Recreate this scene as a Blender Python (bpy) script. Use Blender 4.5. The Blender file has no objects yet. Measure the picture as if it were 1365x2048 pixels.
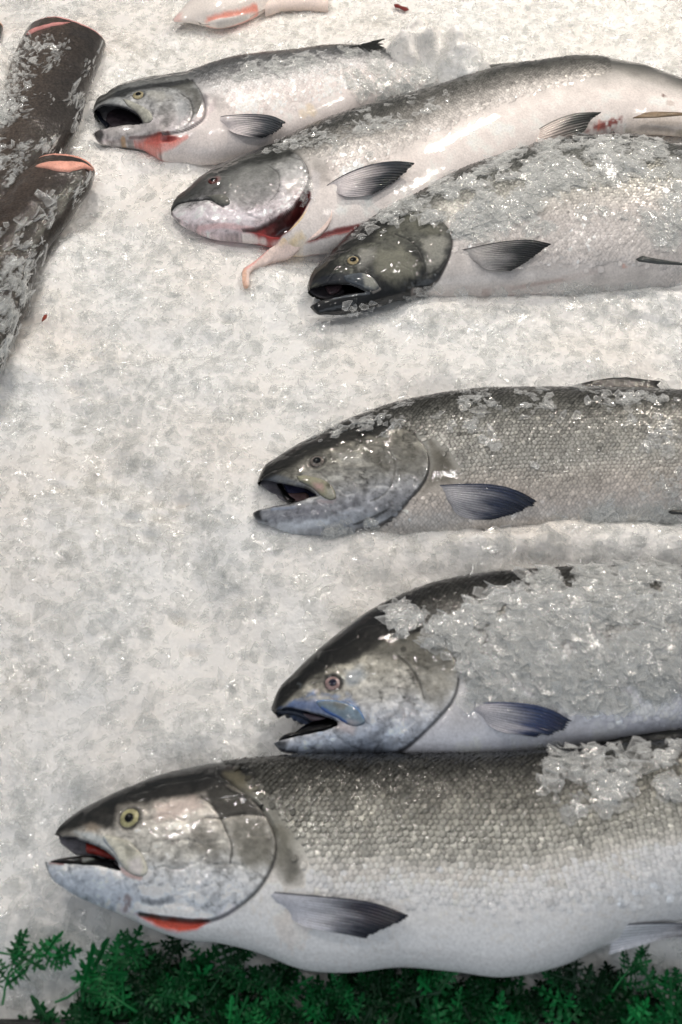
import bpy, math, random
import numpy as np
from mathutils import Vector, Matrix
from mathutils.bvhtree import BVHTree
from mathutils.geometry import delaunay_2d_cdt, tessellate_polygon

random.seed(7)
RNG = np.random.default_rng(7)
SC = bpy.context.scene
COL = SC.collection

# ------------------------------------------------------------------ camera
PITCH = math.radians(53.0)      # the camera looks down on the ice at this angle
CAM_H = 0.93
LENS = 40.0
CAM_POS = np.array([0.0, -CAM_H / math.tan(PITCH), CAM_H])
FWD = np.array([0.0, math.cos(PITCH), -math.sin(PITCH)])
UP = np.array([0.0, math.sin(PITCH), math.cos(PITCH)])
cam = bpy.data.cameras.new('camera')
cam.sensor_fit = 'VERTICAL'; cam.sensor_height = 36.0; cam.sensor_width = 24.0
cam.lens = LENS; cam.clip_start = 0.02; cam.clip_end = 50
cam.dof.use_dof = True; cam.dof.focus_distance = 1.38; cam.dof.aperture_fstop = 8.0
camo = bpy.data.objects.new('camera', cam); COL.objects.link(camo)
camo.location = CAM_POS; camo.rotation_euler = (math.pi / 2 - PITCH, 0, 0)
SC.camera = camo

# ------------------------------------------------------------------ light: a covered market stall, warm bulbs over the ice, daylight from the open street side
world = bpy.data.worlds.new('World'); SC.world = world; world.use_nodes = True
bg = world.node_tree.nodes['Background']
bg.inputs['Color'].default_value = (0.86, 0.92, 1.0, 1); bg.inputs['Strength'].default_value = 0.10


def bulb(x, y, z, power, radius=0.022, color=(1.0, 0.96, 0.92)):
    l = bpy.data.lights.new('stall_bulb', 'POINT'); l.energy = power; l.shadow_soft_size = radius; l.color = color
    o = bpy.data.objects.new('stall_bulb', l); o.location = (x, y, z); COL.objects.link(o)


def area(name, loc, target, sx, sy, power, color):
    l = bpy.data.lights.new(name, 'AREA'); l.shape = 'RECTANGLE'; l.size = sx; l.size_y = sy; l.energy = power; l.color = color
    o = bpy.data.objects.new(name, l); o.location = loc
    o.rotation_euler = (Vector(target) - Vector(loc)).to_track_quat('-Z', 'Y').to_euler(); COL.objects.link(o)


bulb(0.60, 1.22, 1.05, 23, color=(1.0, 0.90, 0.79))
bulb(-0.35, 1.10, 1.15, 13, color=(1.0, 0.92, 0.83))
bulb(1.00, 0.60, 1.35, 13, color=(1.0, 0.92, 0.83))
bulb(-0.75, 0.40, 1.45, 12)
bulb(0.20, 0.32, 1.60, 7.5)
bulb(-0.20, -0.80, 1.75, 3.5)
bulb(0.50, -0.90, 1.70, 3.5)
area('street_daylight', (-0.2, -2.3, 1.5), (0, 0, 0), 3.0, 1.4, 9, (0.82, 0.90, 1.0))

SC.view_settings.view_transform = 'Standard'; SC.view_settings.look = 'None'
SC.view_settings.exposure = 0.44; SC.view_settings.gamma = 1.0
cy = SC.cycles
cy.use_adaptive_sampling = True; cy.adaptive_threshold = 0.02
cy.use_denoising = True
cy.max_bounces = 12; cy.diffuse_bounces = 9; cy.glossy_bounces = 3; cy.transmission_bounces = 8; cy.transparent_max_bounces = 14
cy.sample_clamp_indirect = 4.0; cy.caustics_reflective = False; cy.caustics_refractive = False


# ------------------------------------------------------------------ geometry helpers
def ray(p):
    p = np.atleast_2d(np.asarray(p, float))
    nx = (p[:, 0] - 682.5) / 2048 * 36 / LENS
    ny = -(p[:, 1] - 1024.0) / 2048 * 36 / LENS
    d = nx[:, None] * np.array([1.0, 0, 0]) + ny[:, None] * UP + FWD
    return d / np.linalg.norm(d, axis=1)[:, None]


def flat(p, z):
    """where the sight line of a photograph point meets the level plane z"""
    d = ray(p)
    t = (np.asarray(z) - CAM_POS[2]) / d[:, 2]
    return CAM_POS[:2] + d[:, :2] * t[:, None]


def Z(x0, y0, k):
    return lambda pts: [(x0 + k * x, y0 + k * y) for x, y in pts]


def hash2(ix, iy, seed):
    h = (ix.astype(np.int64) * 374761393 + iy.astype(np.int64) * 668265263 + seed * 982451653) & 0xFFFFFFFF
    h = ((h ^ (h >> 13)) * 1274126177) & 0xFFFFFFFF
    return ((h ^ (h >> 16)) & 0xFFFFFF) / float(0xFFFFFF)


def vnoise(x, y, seed=0):
    ix = np.floor(x); iy = np.floor(y); fx = x - ix; fy = y - iy
    fx = fx * fx * (3 - 2 * fx); fy = fy * fy * (3 - 2 * fy)
    a = hash2(ix, iy, seed); b = hash2(ix + 1, iy, seed); c = hash2(ix, iy + 1, seed); d = hash2(ix + 1, iy + 1, seed)
    return (a * (1 - fx) + b * fx) * (1 - fy) + (c * (1 - fx) + d * fx) * fy


def fbm(xy, freq, octv=3, seed=0):
    """fractal noise, about 0..1"""
    s = 0.0; a = 1.0; tot = 0.0; x = xy[:, 0] * freq; y = xy[:, 1] * freq
    for o in range(octv):
        s = s + a * vnoise(x + 17.3 * o, y - 9.1 * o, seed + o); tot += a
        a *= 0.5; x = x * 2.03; y = y * 2.03
    return s / tot


def sstep(a, b, x):
    t = np.clip((x - a) / (b - a), 0, 1)
    return t * t * (3 - 2 * t)


def hermite(u, P, q):
    """smooth interpolation of rows of P given at u, read at q"""
    u = np.asarray(u, float); P = np.asarray(P, float)
    m = np.zeros_like(P)
    dl = (P[1:] - P[:-1]) / (u[1:] - u[:-1])[:, None]
    m[0] = dl[0]; m[-1] = dl[-1]
    w = (u[1:] - u[:-1])
    m[1:-1] = (dl[:-1] * w[1:, None] + dl[1:] * w[:-1, None]) / (w[1:] + w[:-1])[:, None]
    q = np.clip(np.asarray(q, float), u[0], u[-1])
    i = np.clip(np.searchsorted(u, q, side='right') - 1, 0, len(u) - 2)
    h = u[i + 1] - u[i]; t = ((q - u[i]) / h)[:, None]; h = h[:, None]
    return ((2 * t**3 - 3 * t**2 + 1) * P[i] + (t**3 - 2 * t**2 + t) * h * m[i] +
            (-2 * t**3 + 3 * t**2) * P[i + 1] + (t**3 - t**2) * h * m[i + 1])


def smooth_line(pts, n=None):
    P = np.asarray(pts, float)
    if len(P) < 3: return P
    u = np.r_[0, np.cumsum(np.linalg.norm(P[1:] - P[:-1], axis=1))]
    return hermite(u, P, np.linspace(0, u[-1], n or 4 * len(P)))


def dist_line(xy, L, closed=False):
    L = np.asarray(L, float)
    if closed: L = np.vstack([L, L[:1]])
    best = np.full(len(xy), 1e9)
    for a, b in zip(L[:-1], L[1:]):
        ab = b - a; l2 = max(ab @ ab, 1e-14)
        t = np.clip(((xy - a) @ ab) / l2, 0, 1)
        d = xy - a - t[:, None] * ab
        best = np.minimum(best, np.einsum('ij,ij->i', d, d))
    return np.sqrt(best)


def nearest_on(xy, L):
    L = np.vstack([L, L[:1]]); best = np.full(len(xy), 1e9); out = xy.copy()
    for a, b in zip(L[:-1], L[1:]):
        ab = b - a; l2 = max(ab @ ab, 1e-14)
        t = np.clip(((xy - a) @ ab) / l2, 0, 1); q = a + t[:, None] * ab
        d = np.linalg.norm(xy - q, axis=1); m = d < best
        best[m] = d[m]; out[m] = q[m]
    return out


def inside(xy, L):
    L = np.asarray(L, float); r = np.zeros(len(xy), bool); x = xy[:, 0]; y = xy[:, 1]
    for a, b in zip(L, np.roll(L, -1, axis=0)):
        if a[1] == b[1]: continue
        c = ((a[1] > y) != (b[1] > y)) & (x < (b[0] - a[0]) * (y - a[1]) / (b[1] - a[1]) + a[0])
        r ^= c
    return r


def lin(rgb):
    c = np.asarray(rgb, float) / 255
    return np.where(c <= 0.04045, c / 12.92, ((c + 0.055) / 1.055) ** 2.4)


def pig(c):
    """pigment for a traced tone: the wet film's own reflection is taken out of the dark tones"""
    c = np.clip(c, 0.0, 1.0); hue = np.maximum(c[..., 0], c[..., 2]) / (c[..., 1] + 1e-4)
    w = (0.52 - 0.42 * sstep(1.35, 2.2, hue))[..., None]
    c = (1 - w) * c + w * (c @ np.array([0.3, 0.55, 0.15]))[..., None]
    return 0.92 * c * (c / 0.60 + 1e-4) ** 0.42 * np.array([0.97, 1.0, 1.04])


def make_mesh(name, V, F3=None, F4=None, col=None, mat=None, parent=None, smooth=True):
    """one mesh object from arrays; world coordinates are turned into the parent's"""
    V = np.asarray(V, np.float32)
    me = bpy.data.meshes.new(name)
    n3 = 0 if F3 is None else len(F3); n4 = 0 if F4 is None else len(F4)
    loops = np.concatenate([np.asarray(F3, np.int32).ravel() if n3 else np.zeros(0, np.int32),
                            np.asarray(F4, np.int32).ravel() if n4 else np.zeros(0, np.int32)])
    starts = np.concatenate([np.arange(n3) * 3, n3 * 3 + np.arange(n4) * 4]).astype(np.int32)
    if parent is not None:
        V = V - np.asarray(parent_origin(parent), np.float32)
    me.vertices.add(len(V)); me.vertices.foreach_set('co', V.ravel())
    me.loops.add(len(loops)); me.loops.foreach_set('vertex_index', loops)
    me.polygons.add(n3 + n4); me.polygons.foreach_set('loop_start', starts)
    me.polygons.foreach_set('use_smooth', np.full(n3 + n4, smooth))
    me.update(calc_edges=True); me.validate()
    if col is not None:
        at = me.color_attributes.new('Col', 'FLOAT_COLOR', 'POINT')
        at.data.foreach_set('color', np.asarray(col, np.float32).ravel())
    if mat: me.materials.append(mat)
    o = bpy.data.objects.new(name, me); COL.objects.link(o)
    if parent is not None: o.parent = parent
    return o


ORIGIN = {}


def parent_origin(o):
    p = np.zeros(3)
    while o is not None:
        p = p + np.array(o.location); o = o.parent
    return p


def thing(name, label, cat, loc, group=None):
    o = bpy.data.objects.new(name, None); COL.objects.link(o)
    o.location = loc; o.empty_display_size = 0.03
    o['label'] = label; o['category'] = cat
    if group: o['group'] = group
    return o


def rgba(c, a=0.0):
    c = np.asarray(c)
    return np.hstack([c, np.full((len(c), 1), a) if np.isscalar(a) else np.asarray(a)[:, None]])


# ------------------------------------------------------------------ materials
def new_mat(name):
    m = bpy.data.materials.new(name); m.use_nodes = True
    nt = m.node_tree; return m, nt, nt.nodes['Principled BSDF']


def noise_bump(nt, p, scale, strength, dist=0.001, detail=4):
    tc = nt.nodes.new('ShaderNodeTexCoord'); n = nt.nodes.new('ShaderNodeTexNoise'); b = nt.nodes.new('ShaderNodeBump')
    n.inputs['Scale'].default_value = scale; n.inputs['Detail'].default_value = detail
    b.inputs['Strength'].default_value = strength; b.inputs['Distance'].default_value = dist
    nt.links.new(tc.outputs['Object'], n.inputs['Vector']); nt.links.new(n.outputs['Fac'], b.inputs['Height'])
    nt.links.new(b.outputs['Normal'], p.inputs['Normal'])
    if 'Coat Normal' in p.inputs: nt.links.new(b.outputs['Normal'], p.inputs['Coat Normal'])
    return n, b


def skin_mat(name, grain=(0.86, 1.12), gscale=420, rough=0.45, coat=1.0, bump_scale=130, bump=0.36, dist=0.0014, sss=0.0, coat_rough=0.05):
    m, nt, p = new_mat(name)
    at = nt.nodes.new('ShaderNodeVertexColor'); at.layer_name = 'Col'
    n2 = nt.nodes.new('ShaderNodeTexNoise'); n2.inputs['Scale'].default_value = gscale; n2.inputs['Detail'].default_value = 4
    tc = nt.nodes.new('ShaderNodeTexCoord'); nt.links.new(tc.outputs['Object'], n2.inputs['Vector'])
    mr = nt.nodes.new('ShaderNodeMapRange'); mr.inputs['From Min'].default_value = 0.3; mr.inputs['From Max'].default_value = 0.7
    mr.inputs['To Min'].default_value = grain[0]; mr.inputs['To Max'].default_value = grain[1]
    nt.links.new(n2.outputs['Fac'], mr.inputs['Value'])
    mul = nt.nodes.new('ShaderNodeVectorMath'); mul.operation = 'SCALE'
    nt.links.new(at.outputs['Color'], mul.inputs[0]); nt.links.new(mr.outputs['Result'], mul.inputs['Scale'])
    nt.links.new(mul.outputs['Vector'], p.inputs['Base Color'])
    nt.links.new(at.outputs['Alpha'], p.inputs['Metallic'])
    p.inputs['Roughness'].default_value = rough
    p.inputs['Coat Weight'].default_value = coat; p.inputs['Coat Roughness'].default_value = coat_rough
    p.inputs['Specular IOR Level'].default_value = 0.18; p.inputs['Coat IOR'].default_value = 1.45
    noise_bump(nt, p, bump_scale, bump, dist)
    return m


M_SKIN = skin_mat('wet_fish_skin')
M_SCALE = skin_mat('fish_scale', rough=0.34, coat=0.8, bump_scale=500, bump=0.25, coat_rough=0.08)
M_FIN = skin_mat('fish_fin', rough=0.35, coat=0.8, bump_scale=500, bump=0.3)
M_MOUTH = skin_mat('mouth_flesh', rough=0.3, coat=0.6, bump_scale=300, bump=0.3)
M_FLESH = skin_mat('cut_flesh', rough=0.35, coat=0.5, bump_scale=350, bump=0.35)
M_DARK = skin_mat('dark_skin', grain=(0.45, 1.55), gscale=330, rough=0.5, coat=1.0, bump_scale=300, bump=0.8, dist=0.0012, coat_rough=0.07)
M_EYE = skin_mat('eye_wet', rough=0.12, coat=1.0, bump_scale=80, bump=0.02, coat_rough=0.03)


def ice_mat(name, clear, edge, transl=0.5, rough=0.12, sss=0.007):
    """wet flake ice: clear in the middle of a flake, white and cloudy towards its broken rim"""
    m, nt, p = new_mat(name)
    at = nt.nodes.new('ShaderNodeVertexColor'); at.layer_name = 'Col'
    nt.links.new(at.outputs['Color'], p.inputs['Base Color'])
    p.inputs['Roughness'].default_value = rough; p.inputs['Specular IOR Level'].default_value = 0.4
    p.subsurface_method = 'BURLEY'; p.inputs['Subsurface Weight'].default_value = 0.9 if sss else 0.0; p.inputs['Subsurface Radius'].default_value = (1.0, 1.0, 1.0); p.inputs['Subsurface Scale'].default_value = sss
    n, bm = noise_bump(nt, p, 170, 0.4, 0.0015)
    tr = nt.nodes.new('ShaderNodeBsdfTranslucent'); nt.links.new(at.outputs['Color'], tr.inputs['Color'])
    m1 = nt.nodes.new('ShaderNodeMixShader'); m1.inputs['Fac'].default_value = transl
    nt.links.new(p.outputs[0], m1.inputs[1]); nt.links.new(tr.outputs[0], m1.inputs[2])
    tp = nt.nodes.new('ShaderNodeBsdfTransparent'); tp.inputs['Color'].default_value = (0.98, 0.985, 0.985, 1)
    gl = nt.nodes.new('ShaderNodeBsdfGlossy'); gl.inputs['Roughness'].default_value = 0.08; nt.links.new(bm.outputs['Normal'], gl.inputs['Normal'])
    mg = nt.nodes.new('ShaderNodeMixShader'); mg.inputs['Fac'].default_value = 0.04; nt.links.new(tp.outputs[0], mg.inputs[1]); nt.links.new(gl.outputs[0], mg.inputs[2])
    tc = nt.nodes.new('ShaderNodeTexCoord'); cl = nt.nodes.new('ShaderNodeTexNoise'); cl.inputs['Scale'].default_value = 110; nt.links.new(tc.outputs['Object'], cl.inputs['Vector'])
    ad = nt.nodes.new('ShaderNodeMath'); ad.operation = 'MULTIPLY_ADD'; ad.inputs[1].default_value = 0.9; nt.links.new(cl.outputs['Fac'], ad.inputs[0])
    sb = nt.nodes.new('ShaderNodeMath'); sb.operation = 'SUBTRACT'; sb.inputs[1].default_value = 0.45; nt.links.new(at.outputs['Alpha'], sb.inputs[0]); nt.links.new(sb.outputs[0], ad.inputs[2])
    mr = nt.nodes.new('ShaderNodeMapRange'); mr.inputs['To Min'].default_value = 1 - clear; mr.inputs['To Max'].default_value = 1 - edge
    nt.links.new(ad.outputs[0], mr.inputs['Value'])
    m2 = nt.nodes.new('ShaderNodeMixShader'); nt.links.new(mr.outputs['Result'], m2.inputs['Fac'])
    nt.links.new(mg.outputs[0], m2.inputs[1]); nt.links.new(m1.outputs[0], m2.inputs[2])
    nt.links.new(m2.outputs[0], nt.nodes['Material Output'].inputs['Surface'])
    return m


M_ICE = ice_mat('ice_flake', 0.91, 0.68, 0.25, sss=0.0)
M_ICE_CLEAR = ice_mat('wet_ice_flake', 0.91, 0.58, 0.0, sss=0.0)
m, nt, p = new_mat('packed_ice'); M_BED = m
tc = nt.nodes.new('ShaderNodeTexCoord')
na = nt.nodes.new('ShaderNodeTexNoise'); na.inputs['Scale'].default_value = 34; na.inputs['Detail'].default_value = 6; na.inputs['Roughness'].default_value = 0.6; na.inputs['Distortion'].default_value = 0.8
nb = nt.nodes.new('ShaderNodeTexNoise'); nb.inputs['Scale'].default_value = 7; nb.inputs['Detail'].default_value = 4
for q in (na, nb): nt.links.new(tc.outputs['Object'], q.inputs['Vector'])
ra = nt.nodes.new('ShaderNodeValToRGB'); ra.color_ramp.elements[0].position = 0.36; ra.color_ramp.elements[1].position = 0.62
ra.color_ramp.elements[0].color = (0.895, 0.895, 0.885, 1); ra.color_ramp.elements[1].color = (0.94, 0.935, 0.92, 1)     # clear wet ice, cloudy ice
rb = nt.nodes.new('ShaderNodeValToRGB'); rb.color_ramp.elements[0].position = 0.40; rb.color_ramp.elements[1].position = 0.72
rb.color_ramp.elements[0].color = (1, 1, 1, 1); rb.color_ramp.elements[1].color = (0.97, 0.92, 0.875, 1)               # faint stain of melt water
nt.links.new(na.outputs['Fac'], ra.inputs['Fac']); nt.links.new(nb.outputs['Fac'], rb.inputs['Fac'])
mx = nt.nodes.new('ShaderNodeMix'); mx.data_type = 'RGBA'; mx.blend_type = 'MULTIPLY'; mx.inputs['Factor'].default_value = 0.8
nt.links.new(ra.outputs['Color'], mx.inputs['A']); nt.links.new(rb.outputs['Color'], mx.inputs['B']); nt.links.new(mx.outputs['Result'], p.inputs['Base Color'])
p.subsurface_method = 'BURLEY'; p.inputs['Subsurface Weight'].default_value = 1.0; p.inputs['Subsurface Radius'].default_value = (1.0, 1.0, 1.0); p.inputs['Subsurface Scale'].default_value = 0.006
p.inputs['Roughness'].default_value = 0.28; p.inputs['Specular IOR Level'].default_value = 0.3
vo = nt.nodes.new('ShaderNodeTexVoronoi'); vo.inputs['Scale'].default_value = 170; vo.feature = 'F1'
ds_ = nt.nodes.new('ShaderNodeVectorMath'); ds_.operation = 'MULTIPLY_ADD'; ds_.inputs[1].default_value = (0.02, 0.02, 0.02); nt.links.new(na.outputs['Color'], ds_.inputs[0]); nt.links.new(tc.outputs['Object'], ds_.inputs[2])
nt.links.new(ds_.outputs['Vector'], vo.inputs['Vector'])
bv_ = nt.nodes.new('ShaderNodeBump'); bv_.inputs['Strength'].default_value = 0.32; bv_.inputs['Distance'].default_value = 0.003; nt.links.new(vo.outputs['Distance'], bv_.inputs['Height'])
nf = nt.nodes.new('ShaderNodeTexNoise'); nf.inputs['Scale'].default_value = 300; nf.inputs['Detail'].default_value = 3; nt.links.new(tc.outputs['Object'], nf.inputs['Vector'])
bf = nt.nodes.new('ShaderNodeBump'); bf.inputs['Strength'].default_value = 0.35; bf.inputs['Distance'].default_value = 0.0015
nt.links.new(nf.outputs['Fac'], bf.inputs['Height']); nt.links.new(bv_.outputs['Normal'], bf.inputs['Normal']); nt.links.new(bf.outputs['Normal'], p.inputs['Normal'])


# ------------------------------------------------------------------ fish
class Loft:
    """a fish body: pairs of (back, belly) points traced on the photograph, laid on the level plane z = zc and given a real elliptical section"""

    def __init__(s, st, zc, kb=0.5, tip=0.045, shrink=0.97, floor=0.25):
        st = np.asarray(st, float); s.zc = zc
        D = flat(st[:, :2], zc); V = flat(st[:, 2:], zc)
        mid = (D + V) / 2; D = mid + (D - mid) * shrink; V = mid + (V - mid) * shrink
        c = np.r_[0, np.cumsum(np.linalg.norm(mid[1:] - mid[:-1], axis=1))]
        s.u = c; s.L = c[-1]; s.D = D; s.V = V
        q = np.linspace(0, s.L, 400)
        a = np.linalg.norm(hermite(c, D, q) - hermite(c, V, q), axis=1) / 2
        w = max(1, int(0.03 / s.L * 400)); ker = np.ones(2 * w + 1) / (2 * w + 1)
        a = np.convolve(np.pad(a, w, mode='edge'), ker, 'valid')
        t = np.clip(q / tip, 0, 1)
        s.q = q; s.b = kb * a * (floor + (1 - floor) * np.sqrt(1 - (1 - t) ** 2))

    def at(s, sv, th):
        D = hermite(s.u, s.D, sv); V = hermite(s.u, s.V, sv)
        v = -np.cos(th); b = np.interp(sv, s.q, s.b); sn = np.sin(th)
        zz = np.where(sn >= 0, b * sn, 0.7 * b * sn)
        xy = (D + V) / 2 + (V - D) / 2 * v[:, None]
        return np.column_stack([xy, s.zc + zz])

    def grid(s, S, TH):
        ss, tt = np.meshgrid(S, TH, indexing='ij')
        return s.at(ss.ravel(), tt.ravel()), ss.ravel(), tt.ravel()

    def bvh(s, n=160, m=60):
        S = np.linspace(0, s.L, n); TH = np.linspace(0, math.pi, m)
        P, _, _ = s.grid(S, TH)
        i = np.arange((n - 1) * m).reshape(n - 1, m)[:, :-1].ravel()
        F = np.column_stack([i, i + 1, i + m + 1, i + m])
        return BVHTree.FromPolygons([Vector(p) for p in P], [tuple(f) for f in F.tolist()])


def cast(bvh, pts, zfall):
    """photograph points put on a surface: (x, y, z) of the hit, or of the plane zfall where there is none"""
    d = ray(pts); out = np.column_stack([flat(pts, zfall), np.full(len(d), zfall)])
    ok = np.zeros(len(d), bool); nrm = np.tile([0.0, 0, 1.0], (len(d), 1)); o = Vector(CAM_POS)
    for i in range(len(d)):
        h = bvh.ray_cast(o, Vector(d[i]))
        if h[0] is not None:
            out[i] = h[0]; ok[i] = True; nrm[i] = h[1]
    return out, ok, nrm


def drop(bvh, xy, zfall):
    out = np.full(len(xy), zfall, float)
    for i, (x, y) in enumerate(xy):
        h = bvh.ray_cast(Vector((x, y, 1.0)), Vector((0, 0, -1)))
        if h[0] is not None: out[i] = h[0][2]
    return out


def ramp(t, stops):
    ts = [a for a, _ in stops]; cs = np.array([lin(c) for _, c in stops])
    return np.column_stack([np.interp(t, ts, cs[:, k]) for k in range(3)])


class Painter:
    """paints pigment on a surface in the fish's own metres, from strokes traced on its skin"""

    def __init__(s, ops, gain, tolocal):
        s.ops = []; s.gain = gain
        for op in ops:
            k = op[0]
            if k == 'dot': s.ops.append((k, tolocal([op[1]])[0]) + tuple(op[2:]))
            elif k == 'line': s.ops.append((k, tolocal(smooth_line(op[1]))) + tuple(op[2:]))
            else: s.ops.append((k, tolocal(op[1])) + tuple(op[2:]))

    def __call__(s, xy, C, met):
        for op in s.ops:
            k, g, rgb, w, st = op[:5]
            c = pig(lin(rgb) / s.gain)
            lo = g.min(axis=0) - 5 * w / 1000 if g.ndim > 1 else g - 4 * w / 1000
            hi = g.max(axis=0) + 5 * w / 1000 if g.ndim > 1 else g + 4 * w / 1000
            m = np.where(np.all((xy >= lo) & (xy <= hi), axis=1))[0]
            if not len(m): continue
            q = xy[m]
            jit = (fbm(q, 140, 3, 5) - 0.5)
            if k == 'poly':
                d = dist_line(q, g, True); d = np.where(inside(q, g), -d, d)
                f = 1 - sstep(-w / 1000, w / 1000, d + jit * 1.6 * w / 1000)
            elif k == 'line':
                d = dist_line(q, g); f = 1 - sstep(0.25 * w / 1000, w / 1000, d + jit * 0.5 * w / 1000)
            else:
                d = np.linalg.norm(q - g, axis=1); f = 1 - sstep(0.6 * w / 1000, w / 1000, d + jit * 0.4 * w / 1000)
            f = (f * st)
            if len(op) > 5: f = f * sstep(0.35, 0.65, fbm(q, op[5], 3, 11))
            C[m] = C[m] * (1 - f[:, None]) + c * f[:, None]
            met[m] = met[m] * (1 - 0.8 * f)
        return C, met


def plate(name, P2, zfun, colfun, mat, parent, cell=0.0016, thick=0.002, kind=None):
    """a thin solid with a traced outline: top sheet, rim and underside"""
    P2 = np.asarray(P2, float); n = len(P2)
    lo = P2.min(axis=0); hi = P2.max(axis=0)
    gx, gy = np.meshgrid(np.arange(lo[0], hi[0], cell), np.arange(lo[1], hi[1], cell))
    G = np.column_stack([gx.ravel(), gy.ravel()])
    G[::2, 1] += cell * 0.3
    G = G[inside(G, P2)] if len(G) else G
    if len(G): G = G[dist_line(G, P2, True) > cell * 0.6]
    pts = [Vector(p) for p in np.vstack([P2, G]).tolist()] if len(G) else [Vector(p) for p in P2.tolist()]
    r = delaunay_2d_cdt(pts, [], [list(range(n))], 1, 1e-7)
    V2 = np.array([tuple(v) for v in r[0]]); tris = []
    for f in r[2]:
        for k in range(1, len(f) - 1): tris.append((f[0], f[k], f[k + 1]))
    tris = np.array(tris)
    a, b, c = V2[tris[:, 0]], V2[tris[:, 1]], V2[tris[:, 2]]
    flip = ((b - a)[:, 0] * (c - a)[:, 1] - (b - a)[:, 1] * (c - a)[:, 0]) < 0
    tris[flip] = tris[flip][:, ::-1]
    d = dist_line(V2, P2, True)
    z = zfun(V2, d); nv = len(V2)
    top = np.column_stack([V2, z]); bot = np.column_stack([V2, z - thick])
    from collections import Counter
    e = Counter()
    for t in tris:
        for k in range(3): e[(t[k], t[(k + 1) % 3])] += 1
    side = [(i, j) for (i, j) in e if (j, i) not in e]
    F3 = list(map(tuple, tris)) + [tuple(t[::-1] + nv) for t in tris]
    F4 = [(j, i, i + nv, j + nv) for i, j in side]
    C = colfun(V2, d)
    if C.shape[1] == 3: C = rgba(C, 0.0)
    return make_mesh(name, np.vstack([top, bot]), F3, F4, np.vstack([C, C]), mat, parent)


def fin(name, bvh, zf, base, top, trail, low, parent, gain, cols, nray=13, lift=(0.0015, 0.006), rag=0.06, seed=1, nt_=30):
    """a fan of rays from a short base to a ragged trailing edge, resting on the flank"""
    per = 4; nr = nray * per + 1
    r = np.linspace(0, 1, nr); t = np.linspace(0, 1, nt_)
    top = smooth_line(top, nt_); low = smooth_line(low, nt_); tr = smooth_line(trail, nr)
    B = np.asarray(base[0])[None] * (1 - r[:, None]) + np.asarray(base[1])[None] * r[:, None]
    ot = top - (top[0] + (top[-1] - top[0]) * t[:, None]); ol = low - (low[0] + (low[-1] - low[0]) * t[:, None])
    rs = np.random.default_rng(seed)
    jr = 1 - rag * (0.5 * np.abs(((r * nray) % 1) - 0.5) * 2 + np.repeat(rs.random(nray + 1), per)[:nr] * 0.8)
    P = np.zeros((nr, nt_, 2))
    for i in range(nr):
        tt = t * jr[i]
        P[i] = B[i] + (tr[i] - B[i]) * tt[:, None] + ot * (1 - r[i]) ** 1.5 + ol * r[i] ** 1.5
    flatP = P.reshape(-1, 2)
    H, ok, _ = cast(bvh, flatP, zf)
    zz = H[:, 2].reshape(nr, nt_)
    for _ in range(12):
        q = np.pad(zz, 1, mode='edge'); zz = (q[2:, 1:-1] + q[:-2, 1:-1] + q[1:-1, 2:] + q[1:-1, :-2] + 2 * zz) / 6
    tt2 = np.tile(t, (nr, 1)); rr2 = np.tile(r[:, None], (1, nt_))
    ridge = np.abs(np.cos(math.pi * rr2 * nray)) ** 2
    zz = np.maximum(zz, H[:, 2].reshape(nr, nt_) - 0.001) + lift[0] * sstep(0, 0.2, tt2) - 0.0012 * (1 - sstep(0, 0.16, tt2)) + lift[1] * tt2 * (1 - 0.5 * rr2) + 0.0007 * ridge * (0.3 + tt2)
    zz = zz + 0.0012 * np.sin(rr2 * 5 + tt2 * 6 + seed)
    xy = flat(flatP, zz.ravel())
    V = np.column_stack([xy, zz.ravel()])
    n = nr * nt_
    i = (np.arange(nr - 1)[:, None] * nt_ + np.arange(nt_ - 1)[None]).ravel()
    F = np.column_stack([i, i + nt_, i + nt_ + 1, i + 1])
    Fb = F[:, ::-1] + n
    edge = list(range(0, nt_)) + [k * nt_ + nt_ - 1 for k in range(1, nr)] + [(nr - 1) * nt_ + k for k in range(nt_ - 2, -1, -1)] + [k * nt_ for k in range(nr - 2, 0, -1)]
    E = np.array([(a, b, b + n, a + n) for a, b in zip(edge, edge[1:] + edge[:1])])
    pale, dark, tipc = [pig(lin(c) / gain) for c in cols]
    nse = fbm(np.column_stack([rr2.ravel() * 9, tt2.ravel() * 3]), 1.0, 3, seed)
    f = sstep(0.34, 0.98, tt2.ravel() * 0.98 + 0.22 * (1 - rr2.ravel()) + (nse - 0.5) * 0.45)
    f = np.maximum(f, 1 - sstep(0.015, 0.10, rr2.ravel()))
    C = pale * (1 - f[:, None]) + dark * f[:, None]
    g = sstep(0.72, 1.0, tt2.ravel() + 0.1 * (nse - 0.5)); C = C * (1 - 0.6 * g[:, None]) + tipc * 0.6 * g[:, None]
    C = C * (0.60 + 0.68 * (ridge.ravel()[:, None]))
    C = rgba(C, 0.0)
    return make_mesh(name, np.vstack([V, V - [0, 0, 0.0009]]), None, np.vstack([F, Fb, E]), np.vstack([C, C * [0.8, 0.8, 0.8, 1]]), M_FIN, parent)


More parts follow.
